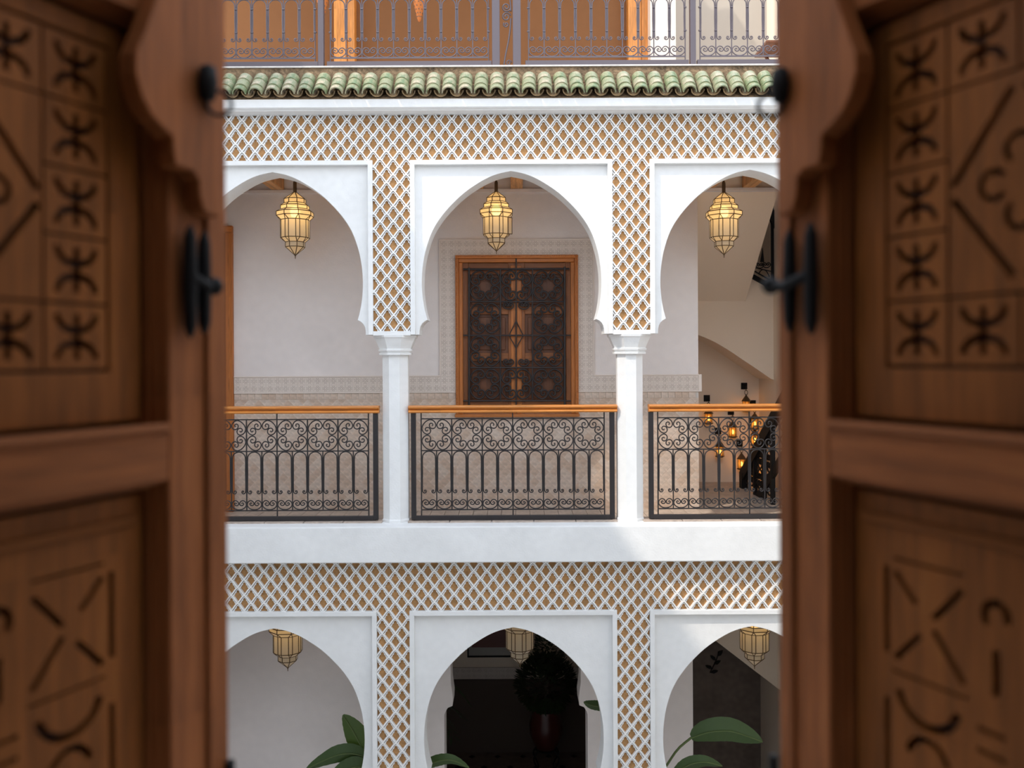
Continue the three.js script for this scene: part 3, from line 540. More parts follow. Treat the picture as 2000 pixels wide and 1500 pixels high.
// ---------------------------------------------------------------- hanging lanterns
const tan8 = Math.tan(Math.PI / 8);
const LR = [[3, 376, 1], [18.1, 388.5, 1], [18.1, 396.5, 1], [24, 401, 1], [24, 408, 1], [31.3, 412.5, 1], [31.3, 420, 1], [25.3, 427.5, 0], [25.3, 460.5, 0], [16.3, 468, 1], [16.3, 477, 1], [1.5, 491, 1]];
function lanternProto() {
  const s = 0.00479, root = new THREE.Group(); root.name = 'hanging_lantern';
  const y = (v) => (358 - v) * s;
  const rings = LR.map(([r, v, oct]) => { const hw = oct ? r * tan8 : 6.6, out = []; for (let k = 0; k < 8; k++) { const a = k * Math.PI / 4; for (const sg of [-1, 1]) out.push(new THREE.Vector3((Math.sin(a) * r + Math.cos(a) * hw * sg) * s, y(v), (Math.cos(a) * r - Math.sin(a) * hw * sg) * s)); } return out; });
  const quad = (a, b, c, d) => { const g = new THREE.BufferGeometry(), P = [a, b, c, a, c, d]; g.setAttribute('position', new THREE.Float32BufferAttribute(P.flatMap((p) => [p.x, p.y, p.z]), 3)); g.setAttribute('uv', new THREE.Float32BufferAttribute(P.flatMap((p) => [p.x, p.y]), 2)); g.computeVertexNormals(); return g; };
  const bars = [], small = [], keep = new Set([0, 1, 3, 5, 7, 8, 9, 10]);
  const edge = (a, b, r = 0.0040) => { if (a.distanceTo(b) > 0.004) bars.push(rod(a, b, r, 5)); };
  for (let t = 0; t + 1 < rings.length; t++) {
    const A = rings[t], B = rings[t + 1];
    for (let k = 0; k < 8; k++) {
      const i = 2 * k, j = 2 * k + 1, n = (2 * k + 2) % 16;
      const g = quad(A[i], B[i], B[j], A[j]); keep.has(t) ? part('glass_pane', g, M.glass, root) : small.push(g);
      const oc = LR[t][2] && LR[t + 1][2];
      if (!oc) { const g2 = quad(A[j], B[j], B[n], A[n]); t === 7 ? part('glass_pane', g2, M.glass, root) : small.push(g2); }
      edge(A[i], B[i]); if (!oc) edge(A[j], B[j]);
    }
  }
  rings.forEach((R) => { for (let k = 0; k < 16; k++) edge(R[k], R[(k + 1) % 16]); });
  part('sloping_glass', small, M.glass, root).userData.kind = 'stuff';
  part('metal_frame', bars, M.brass, root);
  part('cap', lathe([[0.002, y(352)], [0.012, y(355)], [0.016, y(358)], [0.016, y(375)], [0.02, y(376)], [0.0, y(376.5)]], 12), M.brass, root);
  part('hook', [tube([[0, y(353), 0], [0.013, y(351), 0], [0.014, y(348), 0], [0, y(346), 0], [-0.014, y(348), 0], [-0.013, y(351), 0]], 0.004, 24, 5, true), rod([0, y(347), 0], [0, 0.16, 0], 0.004)], M.brass, root);
  part('finial', lathe([[0.0, y(499)], [0.003, y(498)], [0.004, y(494)], [0.011, y(491)], [0.006, y(488)], [0, y(487)]], 10), M.brass, root);
  const b = part('bulb', new THREE.SphereGeometry(0.042, 14, 10).scale(1, 1.3, 1).translate(0, y(412), 0), M.bulb, root);
  part('bulb_holder', lathe([[0, y(404)], [0.016, y(404)], [0.016, y(392)], [0.004, y(390)], [0.004, y(378)], [0, y(378)]], 10), M.brass, root);
  return root;
}
const lanternA = lanternProto();
function hang(x, yTop, z, k, turn, label, group, power = 0.045) {
  const o = lanternA.clone(); o.name = numbered('hanging_lantern'); const [px, py] = at(x, yTop, z);
  o.position.set(px, py, z); o.scale.setScalar(k); o.rotation.y = turn; o.userData = { label, category: 'lantern', group }; scene.add(o);
  if (power < 0.04) o.traverse((m) => { if (m.name.startsWith('bulb') && !m.name.startsWith('bulb_')) m.material = label.includes('middle') ? M.bulbOff : M.bulbLow; });
  const lamp = new THREE.PointLight(rgb(1, 0.66, 0.3), power); lamp.name = 'lantern_lamp'; lamp.position.set(px, py - 54 * 0.00479 * k, z); lamp.shadow.radius = 2; lamp.castShadow = true; scene.add(lamp);
  if (z < -0.68) part('chain', rod([0, 0.02, 0], [0, (Y(391) - py) / k - 0.002, 0], 0.006), M.brass, o);
  return o;
}
const upG = 'lit glass lanterns of the upper gallery', loG = 'lit glass lanterns of the ground floor arcade';
hang(576, 357, -0.62, 1.06, 0.03, 'lit stepped glass lantern hanging in the upper arch left of the left column', upG);
const midLantern = hang(969, 357, -0.66, 1.0, 0.0, 'lit stepped glass lantern with its small side pane swung open, above the grilled window', upG);
{ const s = 0.00479, d = new THREE.Group(); d.name = 'lantern_door'; d.position.set(23.3 * s, (358 - 444) * s, 10.5 * s); d.rotation.y = 0.5; midLantern.add(d);
  part('door_frame', [rod([0, -16 * s, 0], [0, 16 * s, 0], 0.004, 5), rod([8.5 * s, -16 * s, 0], [8.5 * s, 16 * s, 0], 0.004, 5), rod([0, 16 * s, 0], [8.5 * s, 16 * s, 0], 0.004, 5), rod([0, -16 * s, 0], [8.5 * s, -16 * s, 0], 0.004, 5)], M.brass, d);
  part('door_pane', new THREE.BoxGeometry(8.3 * s, 31 * s, 0.002).translate(4.25 * s, 0, 0), M.glass, d); }
hang(1413.5, 358, -0.62, 1.04, -0.06, 'lit stepped glass lantern hanging in the upper arch beside the stairwell', upG);
hang(561.5, 1164, -0.70, 1.06, 0.05, 'lit glass lantern seen below the top of the lower left arch', loG, 0.010);
hang(1015, 1157, -0.70, 1.06, -0.1, 'glass lantern seen below the top of the lower middle arch', loG, 0.004);
hang(1473, 1160, -0.70, 1.06, 0.08, 'lit glass lantern seen below the top of the lower right arch', loG, 0.010);

// ---------------------------------------------------------------- stairwell behind the right arch
const FAR = -3.1, BZ2 = -2.5;
solid('wall_stair_back', box(1.6, 3.3, FLOOR_IN - 0.1, 5.0, FAR - 0.2, FAR), M.stair);
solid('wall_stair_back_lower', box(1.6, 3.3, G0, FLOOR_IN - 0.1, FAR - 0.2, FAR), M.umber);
solid('wall_stair_right', box(3.02, 3.3, G0, 5.0, FAR, -0.25), M.cream);
{ // flight with a curved underside
  const p = (x, y) => at(x, y, BZ2);
  const pts = [p(1340, 648), p(1363, 654), p(1390, 665), p(1420, 682), p(1450, 702), p(1480, 722), p(1506, 740)];
  const c = new THREE.CatmullRomCurve3(pts.map(([a, b]) => new THREE.Vector3(a, b, 0))).getPoints(24).map((q) => [q.x, q.y]);
  const xr = 3.02; c.push([xr, c[c.length - 1][1] - 0.01], [xr, p(1512, 566)[1] - 0.02], p(1470, 541), [p(1400, 501)[0], p(1400, 501)[1]], [p(1340, 467)[0], p(1340, 467)[1]]);
  solid('wall_stair_flight', prism(c, FAR, BZ2), M.stair, 'cream underside wall of a curved stair flight in the stairwell');
  const yA = at(1410, 588, BZ2)[1], xl = CORNER, x2 = at(1456, 586, BZ2)[0];
  const sl = metric(new THREE.ExtrudeGeometry(shapeOf([[-BZ2, yA], [-BACK + 0.02, 1.70], [-BACK + 0.02, CEIL], [-BZ2, yA + 0.2]]), { depth: x2 - xl, bevelEnabled: false }).rotateY(Math.PI / 2).translate(xl, 0, 0));
  solid('ceiling_stair', sl, M.stair, 'sloping soffit of the upper stair flight');
}
{ // upper iron rail on the flight
  const z = BZ2 + 0.03, root = thing('stair_balustrade', 'black iron stair balustrade with small scrolls high in the stairwell', 'railing', undefined, [...at(1470, 541, z), z]);
  const p = (x, y) => { const q = at(x, y, z); return [q[0] - root.position.x, q[1] - root.position.y, 0]; };
  part('stringer', prism([p(1469, 544), p(1472, 536), p(1530, 569), p(1530, 577)].map(([a, b]) => [a, b]), -0.05, 0.02), M.blackIron, root);
  part('post', box(p(1504, 0)[0], p(1508, 0)[0], p(0, 562)[1], p(0, 410)[1], -0.02, 0.02), M.blackIron, root);
  part('spike', prism([p(1485, 512), p(1489.5, 484), p(1492, 512)].map(([a, b]) => [a, b]), -0.01, 0.01), M.blackIron, root);
  part('rail', rod(p(1474, 530), p(1506, 548), 0.008), M.blackIron, root); part('rail', rod(p(1475, 523), p(1506, 530), 0.006), M.blackIron, root);
  const hs = heart(0.095, 0.006);
  for (const [x, y] of [[1483.5, 514], [1497, 513]]) part('scroll', hs, M.blackIron, root).position.set(...p(x, y));
  part('scroll', tube([p(1476, 530), p(1481, 534), p(1488, 527), p(1496, 529), p(1503, 541)], 0.006, 24, 5), M.blackIron, root);
  part('handrail', prism([p(1503, 425), p(1512, 408), p(1530, 380), p(1530, 440), p(1510, 447)].map(([a, b]) => [a, b]), -0.03, 0.03), M.blackIron, root);
}
{ // lower stair rail, running towards the gallery
  const xr = 2.69, root = thing('stair_railing', 'black iron stair railing with ornate scrollwork rising at the right behind the balustrade', 'railing', undefined, [xr, FLOOR_IN, -2.62]);
  const L = (z, y) => [0, y - FLOOR_IN, z + 2.62], y0 = -1.392, m = 0.62, hy = (z) => y0 + (z + 2.65) * m;
  const slope = (za, zb, da, db, w, mat, n) => part(n, metric(new THREE.ExtrudeGeometry(shapeOf([[za, hy(za) + da], [zb, hy(zb) + da], [zb, hy(zb) + db], [za, hy(za) + db]].map(([z, y]) => [-(z + 2.62), y - FLOOR_IN])), { depth: w, bevelEnabled: false }).translate(0, 0, -w / 2).rotateY(Math.PI / 2)), mat, root);
  slope(-2.65, -0.75, -0.10, 0.06, 0.06, M.blackIron, 'handrail');
  part('newel', box(-0.035, 0.035, 0, hy(-2.6) - FLOOR_IN + 0.02, -0.03, 0.09), M.blackIron, root);
  for (const z of [-2.1, -1.75, -1.45]) part('post', box(-0.02, 0.02, 0, hy(z) - FLOOR_IN, z + 2.62 - 0.025, z + 2.62 + 0.025), M.blackIron, root);
  const hg = heart(0.17, 0.009);
  for (let j = 0; j < 7; j++) for (let i = 0; i < 6; i++) { const z = -2.42 + i * 0.17, y = FLOOR_IN + 0.08 + j * 0.12; if (y + 0.06 > hy(z) - 0.05) continue; const s = part('scroll', hg, M.blackIron, root); s.rotation.set(0, Math.PI / 2, 0); if (j & 1) s.scale.y = -1; s.position.set(0, y - FLOOR_IN + (j & 1 ? 0 : 0.10), z + 2.62); }
  slope(-2.65, -0.9, -0.62, -0.50, 0.03, M.blackIron, 'stringer');
}
// small wall lanterns
const wl = new THREE.Group(); {
  part('back_plate', box(-0.04, 0.04, -0.042, 0.042, 0.0, 0.012, 0.003), M.blackIron, wl);
  part('bracket', [rod([0, 0, 0.01], [0, 0, 0.10], 0.006), rod([0, 0, 0.10], [0, -0.05, 0.10], 0.004)], M.blackIron, wl);
  part('ring', new THREE.TorusGeometry(0.024, 0.0045, 6, 18).scale(0.8, 1.2, 1).translate(0, -0.08, 0.10), M.brass, wl);
  part('roof', lathe8([[0.006, -0.105], [0.012, -0.125], [0.026, -0.145], [0.05, -0.185], [0.056, -0.192], [0.0, -0.192]], 6).translate(0, 0, 0.10), M.brass, wl);
  const bars = [], r = 0.045; for (let k = 0; k < 6; k++) { const a = (k + 0.5) * Math.PI / 3; bars.push(rod([Math.sin(a) * r, -0.19, 0.10 + Math.cos(a) * r], [Math.sin(a) * r, -0.31, 0.10 + Math.cos(a) * r], 0.0045, 5)); }
  part('bars', bars, M.brass, wl);
  for (let k = 0; k < 6; k++) part('glass_pane', new THREE.PlaneGeometry(0.044, 0.115).translate(0, -0.25, 0.038).rotateY(k * Math.PI / 3).translate(0, 0, 0.10), M.amber, wl);
  part('base', lathe8([[0.0, -0.33], [0.03, -0.33], [0.052, -0.318], [0.052, -0.308], [0, -0.308]], 6).translate(0, 0, 0.10), M.brass, wl);
  part('flame', new THREE.SphereGeometry(0.014, 10, 8).scale(1, 2.2, 1).translate(0, -0.255, 0.10), M.flame, wl);
  part('candle', new THREE.CylinderGeometry(0.012, 0.012, 0.03, 10).translate(0, -0.293, 0.10), M.cream, wl);
}
[[1381, 778, 'small lit wall lantern at the left, on a square plate beside the tiled corner'], [1454, 754, 'highest small wall lantern, hanging from a ring above the orange handrail'], [1428, 804, 'small lit wall lantern hanging just under the handrail, between the left and highest ones'], [1514, 788, 'small lit wall lantern at the far right beside the brown shutter'],
  [1403, 842, 'small lit wall lantern low behind the balustrade arches, below the left pair'], [1445, 866, 'small lit wall lantern hanging lowest, left of the black stair rail'], [1476, 820, 'small lit wall lantern behind the balustrade scrolls, left of the black stair rail'], [1520, 885, 'small lit wall lantern at right behind the ornate stair rail']].forEach(([x, y, label], i) => {
  const o = wl.clone(); o.name = numbered('wall_lantern'); o.userData = { label, category: 'lantern', group: 'small lit lanterns on the stairwell wall' }; const [px, py] = at(x, y, FAR + 0.02); o.position.set(Math.min(px, 2.94), py, FAR); o.scale.setScalar(0.95); scene.add(o);
  const l = new THREE.PointLight(rgb(1, 0.6, 0.22), 0.012); l.name = 'candle_lamp'; l.position.set(o.position.x, py - 0.24, FAR + 0.095); l.castShadow = true; scene.add(l);
});

// ---------------------------------------------------------------- ground floor
const lowCeil = Y(391) - 0.0;
const LC = at(1353.5, 1400, BACK)[0];
const jl = at(881, 1340, BACK)[0], jr = at(1134, 1340, BACK)[0], jl2 = at(868, 1440, BACK)[0], jr2 = at(1147, 1440, BACK)[0], ySpring = at(1000, 1382, BACK)[1], yEnd = at(1000, 1396, BACK)[1];
{
  const arch = [[jl2, G0], [jl2, yEnd], [jl2 + 0.01, yEnd + 0.03], [jl2 + 0.035, ySpring], [jl + 0.014, ySpring + 0.02], [jl + 0.018, ySpring + 0.10], [jl - 0.002, ySpring + 0.25], [jl - 0.004, ySpring + 0.45], [jl + 0.02, ySpring + 0.65], [jl + 0.1, ySpring + 0.86]];
  const mid = (jl + jr) / 2, R = arch.map(([a, b]) => [2 * mid - a, b]).reverse();
  const open = [...arch, [jl + 0.22, ySpring + 1.02], [mid, ySpring + 1.16], [2 * mid - jl - 0.22, ySpring + 1.02], ...R];
  const pts = [[-3.3, G0], ...open, [LC, G0], [LC, lowCeil], [-3.3, lowCeil]];
  solid('wall_back_lower', prism(pts, BACK - 0.28, BACK), M.plasterIn, 'white plastered back wall of the ground floor arcade with an arched opening');
}
solid('wall_left_lower', box(-3.3, -3.05, G0, lowCeil, BACK, -0.25), M.plasterIn);
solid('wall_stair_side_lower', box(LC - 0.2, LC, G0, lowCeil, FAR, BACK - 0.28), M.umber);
{ // stair flight on the ground floor
  const z = -2.3, p = (x, y) => at(x, y, z), b = p(1517, 1343);
  solid('wall_stair_flight_lower', prism([p(1380, 1238), b, [3.02, b[1] - 0.03], [3.02, lowCeil], [p(1380, 1238)[0], lowCeil]], FAR, z), M.cream);
}
solid('wall_room_lower_back', box(-2.2, LC, G0, lowCeil, -4.4, -4.2), M.cream);
solid('wall_room_lower_left', box(-2.4, -2.2, G0, lowCeil, -4.4, BACK - 0.28), M.cream);
solid('wall_room_lower_right', box(LC - 0.2, LC, G0, lowCeil, -4.2, FAR), M.cream);
solid('ceiling_room_lower', box(-3.3, 3.3, lowCeil, lowCeil + 0.05, -4.4, -3.1), M.cream);
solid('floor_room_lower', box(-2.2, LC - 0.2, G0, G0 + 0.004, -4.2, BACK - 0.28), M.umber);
const DR = -4.2, dr = (x, y) => at(x, y, DR);
solid('baseboard_room', box(-2.2, LC - 0.2, G0, dr(1000, 1326)[1], DR, DR + 0.02), M.dark);
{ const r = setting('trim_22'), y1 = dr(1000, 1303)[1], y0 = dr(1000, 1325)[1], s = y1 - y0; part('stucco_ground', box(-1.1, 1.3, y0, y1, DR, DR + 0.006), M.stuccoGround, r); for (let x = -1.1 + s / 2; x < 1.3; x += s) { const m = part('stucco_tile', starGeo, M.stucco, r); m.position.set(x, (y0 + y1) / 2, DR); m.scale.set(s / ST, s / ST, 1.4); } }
{ // framed picture
  const [x0, y0] = dr(913, 1283), x1 = x0 + 0.72, y1 = y0 + 0.62, root = thing('framed_picture', 'dark framed picture hanging high in the dim room behind the lower middle arch', 'picture', undefined, [(x0 + x1) / 2, (y0 + y1) / 2, DR]);
  const w = (x1 - x0) / 2, h = (y1 - y0) / 2, f = 0.018;
  part('frame', [box(-w, w, -h, -h + f, 0, 0.025), box(-w, w, h - f, h, 0, 0.025), box(-w, -w + f, -h, h, 0, 0.025), box(w - f, w, -h, h, 0, 0.025)], M.blackIron, root);
  part('mount', box(-w + f, w - f, -h + f, h - f, 0, 0.008), M.print, root); part('print', box(-w + 0.06, w - 0.06, -h + 0.13, h - 0.1, 0.008, 0.011), M.printRed, root);
}
for (let i = 0; i < 7; i++) for (let j = 0; j < 4; j++) { const z = -4.05 + j * 0.30; const m = part('floor_inset', box(-0.03, 0.03, G0, G0 + 0.007, -0.03, 0.03), M.blackIron, scene); m.rotation.y = Math.PI / 4; m.position.set(-0.9 + i * 0.34 + (j & 1) * 0.17, 0, z); m.userData = { kind: 'structure' }; }
// plants
function leaf(spine, width, mat, root, fold = 0.25, tip = 1) {
  const c = new THREE.CatmullRomCurve3(spine.map(V)), n = 22, k = 6, P = [], I = [], side = new THREE.Vector3(), nor = new THREE.Vector3();
  for (let i = 0; i <= n; i++) {
    const t = i / n, p = c.getPoint(t), tg = c.getTangent(t); side.crossVectors(tg, new THREE.Vector3(0, 0, 1)).normalize(); nor.crossVectors(side, tg).normalize();
    const w = width * Math.pow(Math.sin(Math.PI * Math.min(1, 0.04 + 0.955 * Math.pow(t, 0.8))), 0.62 * tip);
    for (let j = -k; j <= k; j++) { const s = j / k; const q = p.clone().addScaledVector(side, s * w).addScaledVector(nor, -Math.abs(s) * w * fold + 0.004 * Math.sin(t * 60) * Math.abs(s)); P.push(q.x, q.y, q.z); }
  }
  const m = 2 * k + 1; for (let i = 0; i < n; i++) for (let j = 0; j < m - 1; j++) { const a = i * m + j; I.push(a, a + m, a + 1, a + 1, a + m, a + m + 1); }
  const g = new THREE.BufferGeometry(); g.setAttribute('position', new THREE.Float32BufferAttribute(P, 3)); g.setAttribute('uv', new THREE.Float32BufferAttribute(new Float32Array(P.length / 3 * 2), 2)); g.setIndex(I); g.computeVertexNormals();
  const l = part('leaf', plain(g), mat, root); part('midrib', tube(spine.map((p) => V(p).clone().add(new THREE.Vector3(0, 0, 0.004))), 0.005, 24, 5), M.rib, l); return l;
}
function bigPlant(x, z, label, leaves) {
  const root = thing('broadleaf_plant', label, 'plant', undefined, [x, G0, z]);
  part('pot', lathe([[0, 0], [0.15, 0], [0.19, 0.3], [0.21, 0.36], [0.19, 0.36], [0.17, 0.3], [0, 0.3]], 20), M.pot, root);
  const P = ([px, py, dz]) => { const q = at(px, py, z + dz); return new THREE.Vector3(q[0] - x, q[1] - G0, dz); };
  for (const [pts, w, mat, fold, stem] of leaves) { const sp = pts.map(P); leaf(sp, w, mat, root, fold); const s0 = sp[0]; part('stem', tube([new THREE.Vector3(0, 0.28, 0), new THREE.Vector3(s0.x * 0.1, s0.y * 0.6, s0.z * 0.3), ...(stem ? stem.map(P) : []), s0], 0.011, 24, 6), M.rib, root); }
}
bigPlant(X(-233) * 1.06, -0.62, 'large broad-leaved green plant behind the lower left pier, leaves reaching to both sides', [
  [[[716, 1488, 0.06], [704, 1455, 0.08], [688, 1425, 0.05], [670, 1396, 0.0]], 0.115, M.leafLit, 0.2],
  [[[716, 1480, 0.1], [690, 1472, 0.12], [662, 1474, 0.13], [635, 1484, 0.12], [598, 1502, 0.1]], 0.085, M.leafGreen, 0.3],
  [[[714, 1500, 0.14], [695, 1498, 0.16], [668, 1508, 0.16], [640, 1530, 0.14]], 0.09, M.leafGreen, 0.3],
  [[[826, 1502, 0.08], [848, 1489, 0.12], [880, 1484, 0.13], [916, 1499, 0.1]], 0.055, M.leafGreen, 0.35],
]);
bigPlant(X(233) * 1.06, -0.62, 'large broad-leaved green plant behind the lower right pier, one long leaf arching to the right', [
  [[[1350, 1441, 0.05], [1385, 1430, 0.08], [1425, 1428, 0.08], [1460, 1438, 0.07], [1489, 1449, 0.06]], 0.115, M.leafGreen, 0.35, [[1302, 1495, 0.02], [1325, 1462, 0.04]]],
  [[[1316, 1512, 0.1], [1345, 1494, 0.12], [1375, 1488, 0.13], [1410, 1496, 0.1]], 0.065, M.leafGreen, 0.35],
  [[[1205, 1390, 0.1], [1180, 1381, 0.1], [1155, 1377, 0.1], [1140, 1371, 0.1]], 0.05, M.leafGreen, 0.3],
]);
const tuft = (list, c, len, wid, dir) => { const up = new THREE.Vector3(0, 1, 0), g = new THREE.BufferGeometry(), d = dir.clone().normalize(), s = new THREE.Vector3().crossVectors(d, up).normalize(); const a = c.clone(), b = c.clone().addScaledVector(d, len * 0.5).addScaledVector(s, wid), e = c.clone().addScaledVector(d, len), f = c.clone().addScaledVector(d, len * 0.5).addScaledVector(s, -wid); g.setAttribute('position', new THREE.Float32BufferAttribute([a, b, e, a, e, f].flatMap((q) => [q.x, q.y, q.z]), 3)); g.setAttribute('uv', new THREE.Float32BufferAttribute(new Float32Array(12), 2)); g.computeVertexNormals(); list.push(g); };
{ // bushy plant in a red urn
  const z = -3.3, [cx, cy] = at(1066, 1334, z), root = thing('urn_plant', 'dense dark bushy plant in a dark red urn on a scrolled iron stand', 'plant', undefined, [cx, G0, z]);
  const list = [], h = cy - G0, ux = at(1108, 1400, z)[0] - cx;
  for (let i = 0; i < 2600; i++) { const big = i < 1900, u = rnd() * 2 - 1, a = rnd() * 6.283, r = Math.cbrt(0.35 + 0.65 * rnd()), q = Math.sqrt(1 - u * u); const c = new THREE.Vector3(Math.cos(a) * q * r * (big ? 0.34 : 0.15) + (big ? 0 : 0.04), (big ? h : h + 0.42) + u * r * (big ? 0.33 : 0.26), Math.sin(a) * q * r * 0.3); tuft(list, c, 0.07 + 0.04 * rnd(), 0.016, new THREE.Vector3(Math.cos(a) + (rnd() - 0.5), u + 0.2, Math.sin(a) + (rnd() - 0.5))); }
  part('foliage', list, M.foliage, root).userData.kind = 'stuff';
  part('trunk', rod([0, 0.7, 0], [0.02, h + 0.3, 0], 0.02, 8), M.dark, root);
  const ub = at(1000, 1462, z)[1] - G0, ut = at(1000, 1384, z)[1] - G0, w = 0.21;
  part('urn', lathe([[0, ub], [w * 0.55, ub], [w * 0.62, ub + 0.03], [w * 0.95, ub + (ut - ub) * 0.35], [w, ub + (ut - ub) * 0.6], [w * 0.8, ut - 0.03], [w * 0.9, ut], [w * 0.78, ut], [w * 0.7, ut - 0.04], [0, ut - 0.05]], 24), M.pot, root);
  const st = root; for (const s of [-1, 1]) for (const q of [-1, 1]) part('stand_leg', tube([[s * w * 0.5, ub, q * 0.08], [s * w * 0.75, ub * 0.8, q * 0.1], [s * w * 0.45, ub * 0.4, q * 0.1], [s * w * 0.8, 0.05, q * 0.12], [s * w * 1.1, 0.02, q * 0.13], [s * w * 1.15, 0.1, q * 0.13], [s * w * 0.95, 0.1, q * 0.13]], 0.011, 40, 6), M.blackIron, root);
  part('stand_ring', new THREE.TorusGeometry(w * 0.6, 0.012, 6, 24).rotateX(Math.PI / 2).translate(0, ub, 0), M.blackIron, root);
}
{ // palm at the left of the dim room
  const z = -2.6, [cx] = at(845, 1400, z), root = thing('potted_palm', 'dark palm with drooping fronds at the left of the dim lower room', 'plant', undefined, [cx, G0, z]);
  part('pot', lathe([[0, 0], [0.14, 0], [0.18, 0.28], [0.2, 0.33], [0.17, 0.33], [0, 0.28]], 18), M.pot, root);
  const top = at(0, 1345, z)[1] - G0; part('trunk', rod([0, 0.28, 0], [0, top, 0], 0.025, 8), M.dark, root);
  for (let f = 0; f < 8; f++) { const a = f * 0.785 + 0.1, L = 0.38, list = [], yb = top - (f % 2) * 0.32, pts = []; for (let i = 0; i <= 8; i++) { const t = i / 8; pts.push(new THREE.Vector3(Math.cos(a) * L * t, yb + 0.10 * Math.sin(t * 2.6) - 0.16 * t * t, Math.sin(a) * L * t)); } list.push(tube(pts, 0.004, 16, 4)); for (let i = 2; i <= 8; i++) for (const s of [-1, 1]) tuft(list, pts[i], 0.16, 0.008, new THREE.Vector3(Math.cos(a + s * 0.7), -0.7, Math.sin(a + s * 0.7))); part('frond', list, M.foliage, root); }
}
{ // dark metal leaf ornament on the stair wall
  const [px, py] = at(1396, 1291, FAR), root = thing('wall_ornament', 'small dark metal leaf-shaped ornament on the dim wall under the lower stair', 'ornament', undefined, [px, py, FAR]);
  for (let k = 0; k < 5; k++) { const m = part('metal_leaf', prism([[0, 0], [0.022, 0.035], [0.014, 0.075], [0, 0.095], [-0.016, 0.07], [-0.02, 0.03]], 0.006, 0.014, [], 0.002), M.blackIron, root); m.position.set(0.035 - k * 0.022, 0.06 - k * 0.05, 0); m.rotation.z = (k & 1 ? 1 : -1) * (0.7 + 0.15 * k); }
  part('metal_stem', tube([[0.05, 0.12, 0.01], [0.01, 0, 0.012], [-0.06, -0.14, 0.01]], 0.005, 16, 5), M.blackIron, root);
}

// ---------------------------------------------------------------- carved window shutters, opened outwards
const glyphQ = [[0.05, 0.37], [0.05, 0.17], [0.15, 0.19], [0.24, 0.26], [0.30, 0.385], [0.375, 0.36], [0.345, 0.22], [0.25, 0.105], [0.13, 0.05], [0.06, 0.035]];
const glyph = (() => { const r = [...glyphQ, ...glyphQ.slice().reverse().map(([a, b]) => [a, -b])]; return [...r, ...r.slice().reverse().map(([a, b]) => [-a, b])]; })();
const ringPts = (cx, cy, r, n = 18, a0 = 0, a1 = 6.2832) => Array.from({ length: n + 1 }, (_, i) => { const a = a0 + (a1 - a0) * i / n; return [cx + Math.cos(a) * r, cy + Math.sin(a) * r]; });
const arcSlot = (cx, cy, r, w, a0, a1) => [...ringPts(cx, cy, r + w / 2, 14, a0, a1), ...ringPts(cx, cy, r - w / 2, 14, a0, a1).reverse()];
const slot = (x0, y0, x1, y1, w) => { const dx = x1 - x0, dy = y1 - y0, l = Math.hypot(dx, dy), nx = -dy / l * w / 2, ny = dx / l * w / 2; return [[x0 + nx, y0 + ny], [x1 + nx, y1 + ny], [x1 - nx, y1 - ny], [x0 - nx, y0 - ny]]; };
